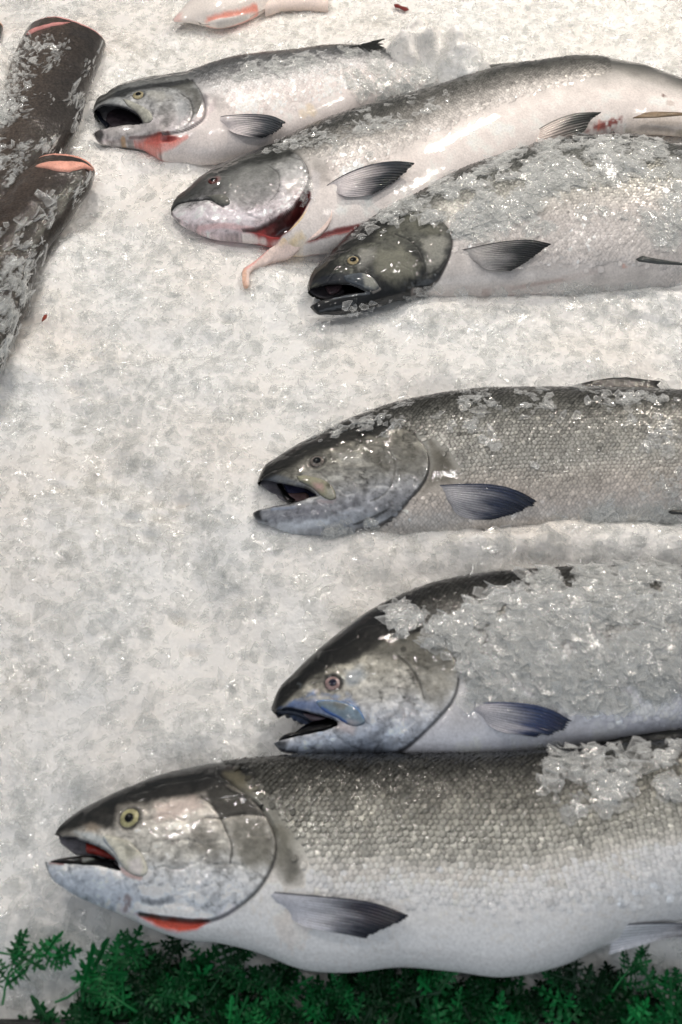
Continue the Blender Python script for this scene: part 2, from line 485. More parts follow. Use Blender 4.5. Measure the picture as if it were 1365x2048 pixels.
def eye(bvh, zf, c, rpx, iris, pupil, parent, gain, ring=(30, 32, 36), pr=0.42, white=None):
    P, ok, N = cast(bvh, [c, (c[0] + rpx, c[1])], zf)
    P0 = P[0]; R = np.linalg.norm(P[1][:2] - P[0][:2]); nrm = Vector((N[0][0] * 0.5, N[0][1] * 0.5, 1)).normalized()
    q = Vector((0, 0, 1)).rotation_difference(nrm).to_matrix()

    def dome(name, rad, h, off, cols, par, n=32, m=10):
        V = []; C = []
        for k in range(m + 1):
            f = k / m; rr = rad * math.sin(f * math.pi / 2); zz = h * math.cos(f * math.pi / 2)
            for j in range(n):
                a = 2 * math.pi * j / n
                p = q @ Vector((rr * math.cos(a), rr * math.sin(a), zz + off)); V.append(np.array(P0) + np.array(p))
                cc = cols(f, a); C.append(np.r_[cc, 0.0])
        F = [(k * n + j, (k + 1) * n + j, (k + 1) * n + (j + 1) % n, k * n + (j + 1) % n) for k in range(m) for j in range(n)]
        return make_mesh(name, V, None, F, C, M_EYE, par)
    ic = pig(lin(iris) / gain); rc = pig(lin(ring) / gain); pc = pig(lin(pupil) / gain)

    def icol(f, a):
        rr = math.sin(f * math.pi / 2)
        k = 0.8 + 0.3 * math.sin(a * 3 + 1.0) * 0.5 + 0.1 * math.sin(a * 11)
        if rr > 0.93: return rc
        if rr < pr + 0.12: return ic * 0.6
        return ic * k
    e = dome('eye', R, R * 0.42, -R * 0.08, icol, parent)
    dome('pupil', R * pr, R * 0.10, R * 0.305, lambda f, a: pc, e, 20, 5)
    return P0, R


def scales(parent, loft, zof, colof, ds, dv, s0, s1, keep, rim, seed):
    """overlapping scales in staggered rows, each a small dished plate lifted at its tail edge"""
    rs = np.random.default_rng(seed)
    ns = int((s1 - s0) / ds); amid = np.interp((s0 + s1) / 2, loft.q, loft.b)
    a = np.linalg.norm(loft.D - loft.V, axis=1).max() / 2
    arc = math.pi * (a + amid) / 2
    nv = int(arc / dv)
    ii, jj = np.meshgrid(np.arange(ns), np.arange(nv), indexing='ij')
    S = s0 + (ii + 0.5 * (jj % 2) + 0.28 * (rs.random(ii.shape) - 0.5)) * ds
    T = (jj + 0.5 + 0.22 * (rs.random(ii.shape) - 0.5)) / nv * math.pi
    S = S.ravel(); T = T.ravel()
    P = loft.at(S, T); k = keep(P[:, :2] + rs.normal(0, 0.0035, (len(P), 2))); S, T, P = S[k], T[k], P[k]
    e = 1e-3
    Ps = loft.at(np.minimum(S + e, loft.L), T) - loft.at(S - e, T); Pt = loft.at(S, np.minimum(T + 0.01, math.pi)) - loft.at(S, np.maximum(T - 0.01, 0))
    es = Ps / np.linalg.norm(Ps, axis=1)[:, None]
    n = np.cross(Pt, Ps); n = n / np.maximum(np.linalg.norm(n, axis=1)[:, None], 1e-9)
    n *= np.sign(n[:, 2:3] + 1e-9)
    n = n + 0.055 * rs.normal(size=n.shape); n /= np.linalg.norm(n, axis=1)[:, None]
    es = es - n * np.einsum('ij,ij->i', es, n)[:, None]; es /= np.linalg.norm(es, axis=1)[:, None]
    et = np.cross(n, es)
    dz = zof(P[:, :2]); P = P + np.column_stack([0 * dz, 0 * dz, dz])
    N = len(P)
    # outline of one scale: long axis towards the tail
    ang = np.array([-2.5, -1.5, -0.75, 0.0, 0.75, 1.5, 2.5])
    wv = arc / nv * np.sqrt(np.maximum(np.interp(S, loft.q, loft.b) / amid, 0.2))
    sz = 1 + 0.12 * rs.normal(size=N)
    rings = []
    tilt = (0.26 + 0.03 * rs.normal(size=N))
    for f, hz in ((0.0, 0.07), (0.58, 0.055), (1.0, 0.0)):
        if f == 0:
            rings.append((P + n * (hz * ds))[:, None, :]); continue
        x = np.cos(ang) * f * 0.95; y = np.sin(ang) * f * 0.98
        X = (x[None] * ds * sz[:, None]); Y = y[None] * wv[:, None] * sz[:, None]
        H = hz * ds + X * tilt[:, None]
        rings.append(P[:, None] + es[:, None] * X[..., None] + et[:, None] * Y[..., None] + n[:, None] * H[..., None])
    m = len(ang); V = np.concatenate(rings, axis=1); nvp = 1 + 2 * m
    tri = []
    for k in range(m):
        k2 = (k + 1) % m
        tri += [(0, 1 + k, 1 + k2), (1 + k, 1 + m + k, 1 + m + k2), (1 + k, 1 + m + k2, 1 + k2)]
    tri = np.array(tri)
    F = (tri[None] + (np.arange(N) * nvp)[:, None, None]).reshape(-1, 3)
    base, met = colof(P[:, :2], S, T)
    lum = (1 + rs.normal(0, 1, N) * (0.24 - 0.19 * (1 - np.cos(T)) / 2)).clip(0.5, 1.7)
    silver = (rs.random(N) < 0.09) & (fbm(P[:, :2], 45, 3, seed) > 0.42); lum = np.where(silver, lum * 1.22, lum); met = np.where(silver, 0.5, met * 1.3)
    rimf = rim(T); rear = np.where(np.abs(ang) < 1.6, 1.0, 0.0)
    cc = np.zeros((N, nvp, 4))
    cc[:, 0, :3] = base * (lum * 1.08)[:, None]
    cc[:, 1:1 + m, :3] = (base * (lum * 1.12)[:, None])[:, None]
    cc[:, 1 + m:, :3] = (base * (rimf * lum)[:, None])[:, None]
    cc[..., 3] = (met * rs.uniform(0.5, 1.3, N))[:, None].clip(0, 0.9)
    o = make_mesh('scales', V.reshape(-1, 3), F, None, cc.reshape(-1, 4).clip(0, 0.95), M_SCALE, parent, smooth=True)
    o['kind'] = 'stuff'
    return N


SURF = []   # (bvh, loft) of every lying fish, for ice that rests on it


def build_fish(d):
    loft = Loft(d['st'], d['zc'], d.get('kb', 0.5), d.get('tip', 0.045))
    zc = d['zc']; gain = d['gain']
    bv0 = loft.bvh()
    tolocal = lambda pts: cast(bv0, pts, zc)[0][:, :2]
    root = thing('salmon', d['label'], 'fish', tuple(np.r_[loft.at(np.array([0.3 * loft.L]), np.array([1.57]))[0][:2], zc]), 'whole salmon laid out on the ice')
    # outline of the gill cover and the head in front of it
    oper = smooth_line(d['oper']); f0 = d['st'][0]
    hp = [(oper[0][0] - 6, oper[0][1] - 130)] + [tuple(p) for p in oper] + [(oper[-1][0] - 10, oper[-1][1] + 90), (f0[0] - 160, oper[-1][1] + 90), (f0[0] - 160, oper[0][1] - 130)]
    OP = tolocal(oper); HP = tolocal(hp)
    PRE = tolocal(smooth_line(d['pre'])) if 'pre' in d else None
    GAP = tolocal(d['gap']) if 'gap' in d else None
    EC = tolocal([d['eye'][0], (d['eye'][0][0] + d['eye'][1], d['eye'][0][1])]); ER = np.linalg.norm(EC[1] - EC[0])
    groov = [(tolocal(smooth_line(g[0])), g[1], g[2]) for g in d.get('grooves', [])]
    rec = [(tolocal(g[0]), g[1], g[2]) for g in d.get('recess', [])]
    sw = d.get('swell', 0.0022)

    def disp(xy):
        dO = dist_line(xy, OP); sd = np.where(inside(xy, HP), -dO, dO)
        stepf = 1 - sstep(-0.0005, 0.0005, sd)
        z = stepf * sw * np.exp(-dO / 0.016) - (1 - stepf) * 0.0016 * np.exp(-(dO / 0.0025) ** 2)
        if PRE is not None:
            dp = dist_line(xy, PRE); z = z - 0.0007 * np.exp(-(dp / 0.0012) ** 2)
        for g, dep, w in groov: z = z - dep * np.exp(-(dist_line(xy, g) / w) ** 2)
        for g, dep, w in rec:
            dd = np.where(inside(xy, g), dist_line(xy, g, True), 0); z = z - dep * sstep(0, w, dd)
        if GAP is not None: z = z - 0.0025 * np.exp(-dist_line(xy, GAP, True) / 0.0022)
        r = np.linalg.norm(xy - EC[0], axis=1)
        z = z + 0.0007 * np.exp(-((r - ER * 1.35) / (0.25 * ER)) ** 2) - 0.0012 * np.exp(-(r / (1.0 * ER)) ** 2)
        head = 1 - sstep(-0.004, 0.004, sd)
        z = z + head * (0.0016 * (fbm(xy, 90, 3, 3) - 0.5) - 0.0006 * np.exp(-(np.abs(fbm(xy * [0.6, 1.0], 55, 3, 33) - 0.5) / 0.03) ** 2)) + 0.003 * (fbm(xy, 22, 2, 9) - 0.5)
        return z

    paint = Painter(d['ops'], gain, tolocal)
    D0 = d['body']; H0 = d['head']; metb = d.get('met', 0.35)

    def colour(xy, s, th, sc=False):
        t = (1 - np.cos(th)) / 2
        nz = fbm(xy, 60, 3, 21) - 0.5; n2 = fbm(xy, 14, 2, 4) - 0.5; n3 = fbm(xy, 260, 2, 8) - 0.5
        spk = sstep(0.60, 0.72, fbm(xy, 330, 2, 91)) * sstep(0.62, 0.9, t) * d.get('freckle', 0.04)
        B = (1 - spk)[:, None] * pig(ramp(np.clip(t + 0.05 * nz + 0.08 * n2, 0, 1), D0) / gain)
        Hd = pig(ramp(np.clip(t + 0.10 * nz, 0, 1), H0) / gain)
        dO = dist_line(xy, OP); sd = np.where(inside(xy, HP), -dO, dO)
        f = sstep(-0.0008, 0.0008, sd)[:, None]
        wrp = xy + 0.004 * np.column_stack([fbm(xy, 60, 2, 51) - 0.5, fbm(xy, 60, 2, 52) - 0.5])
        vein = 1 - sstep(0.0, 0.04, np.abs(fbm(wrp * [0.6, 1.0], 120, 3, 33) - 0.5))
        flk = sstep(0.56, 0.70, fbm(wrp * [0.7, 1.0], 150, 3, 44)); blot = sstep(0.42, 0.72, fbm(wrp, 34, 3, 45))
        Hd = Hd * (0.97 + 0.55 * nz + 0.8 * n3 - 0.38 * vein + 0.45 * flk - 0.26 * blot)[:, None].clip(0.15, 2.2)
        C = Hd * (1 - f) + B * (1 + 0.35 * nz[:, None]) * f
        lum = C.mean(axis=1); met = metb * np.clip(1 - np.abs(lum - 0.3) / 0.35, 0, 1); met = met + (1 - f[:, 0]) * 0.35 * flk * (lum > 0.08)
        C, met = paint(xy, C.copy(), met)
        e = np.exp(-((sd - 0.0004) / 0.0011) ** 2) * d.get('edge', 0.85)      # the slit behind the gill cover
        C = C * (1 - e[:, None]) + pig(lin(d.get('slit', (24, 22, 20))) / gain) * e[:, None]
        return C.clip(0.004, 0.9), met

    # body surface, finer on the head
    cell = d.get('cell', 0.0010); sh = d['shead'] * loft.L
    S = np.r_[np.linspace(0, sh, int(sh / cell)), np.linspace(sh, loft.L, int((loft.L - sh) / (cell * 2.6)))[1:]]
    amax = np.linalg.norm(loft.D - loft.V, axis=1).max() / 2
    nu = int(2.4 * amax / (cell * 1.15)); TH = np.r_[np.linspace(0, math.pi, nu), np.linspace(math.pi, 2 * math.pi, 26)[1:-1]]
    P, ss, tt = loft.grid(S, TH); m = len(TH); n = len(S)
    up = tt <= math.pi + 1e-6
    dz = disp(P[:, :2])
    wt = np.where(up, np.sin(np.clip(tt, 0, math.pi)) ** 0.35, 0.0)
    P[:, 2] += dz * wt
    C, met = colour(P[:, :2], ss, tt)
    i = (np.arange(n - 1)[:, None] * m + np.arange(m)[None]); j = (np.arange(n - 1)[:, None] * m + (np.arange(m)[None] + 1) % m)
    F = np.column_stack([i.ravel(), j.ravel(), (j + m).ravel(), (i + m).ravel()])
    if GAP is not None:
        ctr = P[F].mean(axis=1)[:, :2]; hole = inside(ctr, GAP)
        F = F[~hole]
        used = np.zeros(len(P), bool); used[F.ravel()] = True
        near = used & inside(P[:, :2], GAP)
        q = nearest_on(P[near, :2], GAP); mv = np.linalg.norm(q - P[near, :2], axis=1) < 0.004
        idx = np.where(near)[0][mv]; P[idx, :2] = q[mv]
    front = list(range(m)); back = [(n - 1) * m + k for k in range(m)]
    P = np.vstack([P, P[(n - 1) * m:].mean(axis=0)]); C = np.vstack([C, C[-1:]]); met = np.r_[met, met[-1]]
    cap = np.array([((n - 1) * m + k, (n - 1) * m + (k + 1) % m, len(P) - 1) for k in range(m)])
    o = make_mesh('body', P, cap, F, rgba(C, met), M_SKIN, root)
    bvh = BVHTree.FromPolygons([Vector(p) for p in P], [tuple(f) for f in F.tolist()])
    SURF.append((d['key'], bvh, zc, loft))
    # scales behind the shoulder
    SH = [(d['shoulder'][0][0] - 10, d['shoulder'][0][1] - 120)] + list(d['shoulder']) + [(d['shoulder'][-1][0], d['shoulder'][-1][1] + 120), (f0[0] - 200, d['shoulder'][-1][1] + 120), (f0[0] - 200, d['shoulder'][0][1] - 120)]
    SHL = tolocal(SH); skip = [tolocal(g) for g in d.get('noscale', [])]

    def keep(xy):
        k = ~inside(xy, SHL)
        for g in skip: k &= ~inside(xy, g)
        return k
    s1 = min(loft.L, d.get('send', 1.0) * loft.L)

    def scol(xy, s, th):
        return colour(xy, s, th)
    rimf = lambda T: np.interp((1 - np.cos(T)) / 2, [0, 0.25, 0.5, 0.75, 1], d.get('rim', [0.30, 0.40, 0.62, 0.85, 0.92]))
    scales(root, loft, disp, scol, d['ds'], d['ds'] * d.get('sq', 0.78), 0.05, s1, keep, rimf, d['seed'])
    # eye
    eye(bvh, zc, d['eye'][0], d['eye'][1], d['eye'][2], d['eye'][3], root, gain, pr=d['eye'][4])
    # upper lip bone
    if 'maxilla' in d:
        mx = cast(bvh, smooth_line(d['maxilla'] + d['maxilla'][:1])[:-1], zc)
        M2 = mx[0][:, :2]; M3 = mx[0]
        hi = d.get('mxh', 0.0022)
        from mathutils import kdtree
        pm = Painter(d.get('mxops', []), gain, lambda pts: cast(bvh, pts, zc)[0][:, :2])

        def mz(xy, dd):
            zb = drop(bvh, xy, -1.0)
            w = 1 / (np.linalg.norm(xy[:, None] - M2[None], axis=2) + 1e-4) ** 2
            zi = (w * np.where(mx[1], M3[:, 2], np.median(M3[:, 2]))[None]).sum(axis=1) / w.sum(axis=1)
            zz = np.where(zb < zi - 0.006, zi, zb)
            return zz - 0.0003 + hi * np.sqrt(1 - (1 - np.clip(dd / 0.0045, 0, 1)) ** 2)

        def mc(xy, dd):
            C = np.tile(lin(d['mxcol']) / gain, (len(xy), 1)) * (0.65 + 0.7 * fbm(xy, 220, 3, 2))[:, None]
            C, _ = pm(xy, C, np.zeros(len(xy)))
            e = np.exp(-(dd / 0.0007) ** 2)[:, None]
            return C * (1 - 0.75 * e) + lin((28, 34, 48)) / gain * 0.75 * e
        plate('maxilla', M2, mz, mc, M_SKIN, root, 0.0011, 0.002)
    # inside of the mouth: stepped soft plates set back between the jaws
    for k, (poly, zo, rgb, bulge) in enumerate(d.get('mouth', [])):
        z0 = zc + zo; Q = flat(smooth_line(list(poly) + [poly[0]])[:-1], z0)
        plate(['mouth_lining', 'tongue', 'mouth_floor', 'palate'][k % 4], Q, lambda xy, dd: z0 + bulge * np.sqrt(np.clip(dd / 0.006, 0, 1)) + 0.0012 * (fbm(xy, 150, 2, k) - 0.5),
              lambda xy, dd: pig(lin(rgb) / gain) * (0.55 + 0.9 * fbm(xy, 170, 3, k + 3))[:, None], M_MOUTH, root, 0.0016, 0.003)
    for f in d.get('fins', []):
        fin(f['name'], bvh, zc - 0.004, f['base'], f['top'], f['trail'], f['low'], root, gain, f['cols'], f.get('n', 13), f.get('lift', (0.0018, 0.006)), f.get('rag', 0.06), f.get('seed', 1))
    for (nm, poly, zo, rgb) in d.get('plates', []):
        z0 = zc + zo; Q = flat(poly, z0)
        plate(nm, Q, lambda xy, dd: z0 + 0.0012 * np.sin(xy[:, 0] * 900 + xy[:, 1] * 500) + 0.001 * np.clip(dd / 0.004, 0, 1), lambda xy, dd: (lin(rgb) / gain) * (0.5 + 1.0 * fbm(xy * [3, 1], 120, 2, 1))[:, None], M_FIN, root, 0.003, 0.0014)
    if d.get('tail', True):
        Dn = loft.D[-1]; Vn = loft.V[-1]; mid = (Dn + Vn) / 2; ax = mid - (loft.D[-2] + loft.V[-2]) / 2; ax /= np.linalg.norm(ax); up2 = (Dn - Vn); w = np.linalg.norm(up2); up2 /= w
        q = [mid + up2 * w * 0.42 - ax * 0.01, mid + up2 * w * 1.3 + ax * w * 1.9, mid + ax * w * 1.35, mid - up2 * w * 1.3 + ax * w * 1.9, mid - up2 * w * 0.42 - ax * 0.01]
        plate('tail_fin', np.array(q), lambda xy, dd: zc + 0.001 * np.sin(xy[:, 1] * 800) + 0.002, lambda xy, dd: np.tile(lin((60, 60, 55)) / gain, (len(xy), 1)), M_FIN, root, 0.008, 0.003)
    return root, bvh, loft, tolocal


FISH = []
GRP = None
FC = [(178, 172, 168), (62, 68, 78), (28, 32, 40)]     # fin: base, rays, tips

# ---- 6: the large salmon in front
z6 = Z(60, 1480, 800 / 1365); m6 = Z(80, 1590, 250 / 1365); r6 = Z(800, 1400, 565 / 1365)
FISH.append(dict(key='front', label='largest salmon, lying in front above the parsley, yellow eye and broad white belly', zc=0.034, kb=0.47, gain=0.61, seed=61, cell=0.0009,
    st=[(112, 1664, 89, 1722), (121, 1651, 97, 1748), (150, 1626, 130, 1780), (200, 1599, 180, 1808), (262, 1571, 238, 1832), (324, 1547, 300, 1862), (388, 1532, 365, 1884), (458, 1521, 435, 1892), (540, 1513, 515, 1912), (620, 1509, 600, 1945), (720, 1507, 690, 1953),
        (830, 1506, 800, 1942), (950, 1504, 900, 1950), (1080, 1500, 1010, 1962), (1200, 1492, 1115, 1942), (1365, 1478, 1230, 1890), (1490, 1474, 1380, 1842), (1700, 1490, 1610, 1790), (1950, 1540, 1900, 1745), (2120, 1590, 2100, 1712)],
    shead=0.36, oper=z6([(640, 125), (690, 155), (735, 190), (785, 235), (820, 290), (838, 340), (835, 400), (812, 455), (780, 505), (740, 545), (700, 575), (650, 603), (600, 616), (500, 612), (370, 592)]),
    pre=z6([(585, 195), (625, 225), (655, 275), (670, 310), (690, 365), (684, 420), (660, 465), (600, 500), (500, 530)]),
    gap=m6([(140, 430), (178, 415), (215, 430), (250, 456), (320, 450), (390, 462), (480, 500), (600, 540), (720, 600), (800, 668), (850, 745), (880, 815), (760, 792), (650, 765), (450, 748), (260, 732), (100, 722), (40, 715), (0, 600)]),
    eye=((260.4, 1637.5), 20, (176, 166, 92), (10, 12, 18), 0.44),
    grooves=[(z6([(410, 560), (470, 552), (520, 560), (600, 575)]), 0.0015, 0.003), (z6([(600, 265), (650, 268), (720, 255), (800, 262)]), 0.0008, 0.0015)],
    recess=[(z6([(362, 596), (450, 604), (540, 615), (615, 618), (570, 648), (500, 660), (430, 642), (390, 618)]), 0.006, 0.005)],
    body=[(0, (40, 40, 35)), (.06, (58, 57, 50)), (.16, (80, 78, 68)), (.3, (108, 105, 92)), (.45, (140, 136, 121)), (.58, (168, 162, 147)), (.66, (194, 186, 174)), (.78, (207, 198, 187)), (1, (206, 199, 193))],
    head=[(0, (38, 38, 34)), (.12, (52, 50, 44)), (.22, (120, 112, 98)), (.4, (172, 162, 146)), (.6, (178, 172, 158)), (.75, (190, 190, 190)), (1, (176, 182, 190))],
    ops=[('poly', z6([(80, 330), (110, 280), (200, 240), (350, 140), (560, 80), (700, 60), (760, 130), (655, 165), (560, 190), (430, 208), (300, 222), (285, 300), (220, 300), (150, 300), (110, 310)]), (36, 37, 35), 3, 0.92),
         ('poly', z6([(430, 215), (560, 195), (590, 230), (520, 260), (430, 270)]), (205, 178, 160), 5, 0.6),
         ('poly', z6([(600, 175), (650, 150), (740, 195), (800, 258), (700, 262), (655, 268), (620, 220)]), (58, 55, 46), 2, 0.9),
         ('poly', z6([(660, 280), (800, 265), (830, 340), (820, 420), (720, 430), (690, 340)]), (120, 114, 96), 6, 0.75),
         ('poly', z6([(570, 290), (660, 320), (670, 430), (590, 440), (560, 360)]), (122, 114, 98), 8, 0.6),
         ('line', z6([(585, 195), (625, 225), (655, 275), (670, 310), (690, 365), (684, 420)]), (70, 64, 56), 1.3, 0.75),
         ('line', z6([(600, 265), (650, 268), (720, 255), (800, 260)]), (32, 30, 26), 1.2, 0.8),
         ('line', z6([(655, 150), (700, 185), (760, 205), (800, 240)]), (30, 28, 24), 1.4, 0.7),
         ('poly', z6([(820, 290), (880, 290), (905, 360), (925, 440), (925, 490), (880, 500), (830, 420), (842, 340)]), (112, 106, 84), 5, 0.75),
         ('poly', z6([(860, 350), (900, 370), (920, 460), (880, 470)]), (60, 60, 50), 6, 0.5),
         ('poly', z6([(660, 110), (720, 110), (760, 180), (700, 170)]), (122, 112, 74), 5, 0.6),
         ('dot', (260.4, 1637.5), (30, 32, 38), 12.5, 0.9),
         ('poly', z6([(60, 440), (200, 440), (330, 470), (400, 540), (300, 560), (150, 520)]), (160, 172, 186), 8, 0.6),
         ('line', z6([(390, 555), (440, 552), (480, 545)]), (60, 70, 84), 4, 0.7),
         ('line', z6([(370, 570), (450, 585), (550, 600), (620, 605)]), (200, 205, 212), 4, 0.7),
         ('poly', z6([(362, 594), (450, 604), (540, 615), (615, 618), (570, 650), (500, 662), (430, 644), (390, 618)]), (206, 92, 62), 1.5, 0.95),
         ('line', z6([(375, 592), (450, 602), (540, 612), (610, 616)]), (70, 40, 34), 1.0, 0.8),
         ('line', z6([(310, 590), (400, 645), (480, 680), (560, 685), (620, 645), (690, 585)]), (214, 196, 200), 6, 0.8),
         ('dot', z6([(325, 555)])[0], (110, 74, 62), 7, 0.6, 300.0),
         ('line', m6([(60, 705), (75, 800), (110, 900)]), (58, 56, 58), 1.6, 0.8),
         ('line', m6([(100, 735), (250, 740)]), (120, 46, 40), 1.5, 0.8),
         ('line', m6([(250, 456), (390, 458), (490, 498), (610, 535), (730, 596), (800, 660), (850, 740)]), (34, 40, 56), 1.6, 0.9),
         ('poly', m6([(380, 390), (560, 400), (700, 470), (800, 560), (830, 640), (700, 560), (560, 500), (430, 440)]), (176, 182, 180), 2.5, 0.7),
         ('poly', m6([(480, 320), (600, 300), (680, 340), (640, 390), (500, 390)]), (172, 150, 120), 3, 0.6),
         ('line', m6([(880, 800), (960, 860), (1100, 900)]), (190, 150, 134), 3, 0.7),
         ('dot', z6([(905, 640)])[0], (180, 160, 140), 18, 0.4)],
    maxilla=m6([(690, 430), (780, 440), (880, 466), (980, 500), (1050, 560), (1110, 625), (1160, 720), (1185, 800), (1175, 855), (1130, 890), (1050, 888), (970, 850), (900, 790), (850, 720), (810, 640), (740, 560), (690, 490)]),
    mxcol=(176, 174, 162), mxops=[('line', m6([(690, 480), (740, 560), (810, 645), (850, 725), (905, 795)]), (150, 165, 182), 2.0, 0.7), ('poly', m6([(860, 500), (960, 520), (1040, 640), (1000, 740), (930, 620)]), (114, 110, 90), 4, 0.55), ('poly', m6([(960, 720), (1080, 700), (1140, 820), (1080, 880), (980, 830)]), (196, 184, 176), 3, 0.8)],
    mouth=[(m6([(205, 440), (250, 440), (500, 470), (860, 720), (900, 800), (500, 660), (390, 645), (300, 580), (225, 520)]), -0.004, (118, 112, 116), 0.002),
           (m6([(505, 520), (600, 540), (740, 610), (830, 700), (760, 690), (600, 640), (510, 620)]), 0.002, (150, 62, 52), 0.003),
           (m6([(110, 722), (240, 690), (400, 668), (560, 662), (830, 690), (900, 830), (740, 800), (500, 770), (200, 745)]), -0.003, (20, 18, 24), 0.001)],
    shoulder=z6([(655, 60), (720, 112), (760, 150), (830, 250), (880, 285), (915, 360), (935, 450), (940, 510), (900, 560), (860, 640), (800, 800)]),
    noscale=[[(540, 1795), (700, 1800), (1000, 1812), (1250, 1800), (1700, 1740), (2200, 1700), (2200, 2100), (400, 2100)]],
    freckle=0.16, ds=0.0047, send=0.80, met=0.28, rim=[0.22, 0.30, 0.5, 0.85, 0.98],
    fins=[dict(name='pectoral_fin', base=(z6([(812, 516)])[0], z6([(872, 590)])[0]), top=z6([(812, 516), (900, 524), (1000, 533), (1100, 543), (1180, 556), (1250, 578), (1304, 600)]),
               trail=z6([(1304, 600), (1250, 632), (1190, 655), (1145, 678)]), low=z6([(872, 590), (920, 628), (1000, 650), (1080, 664), (1145, 678)]), cols=[(176, 174, 180), (34, 42, 62), (18, 24, 40)], n=13, rag=0.03, seed=6),
          dict(name='pelvic_fin', base=(r6([(1040, 1085)])[0], r6([(1010, 1230)])[0]), top=r6([(1040, 1082), (1200, 1074), (1400, 1078), (1600, 1100)]), trail=r6([(1600, 1100), (1560, 1130), (1500, 1150)]), low=r6([(1010, 1230), (1150, 1190), (1300, 1150), (1500, 1150)]), cols=[(190, 188, 190), (96, 100, 110), (30, 32, 38)], n=10, rag=0.03, seed=4)],
    plates=[('dorsal_fin', [(1200, 1492), (1240, 1474), (1320, 1464), (1420, 1452), (1460, 1470), (1380, 1490)], 0.004, (26, 27, 26))]))

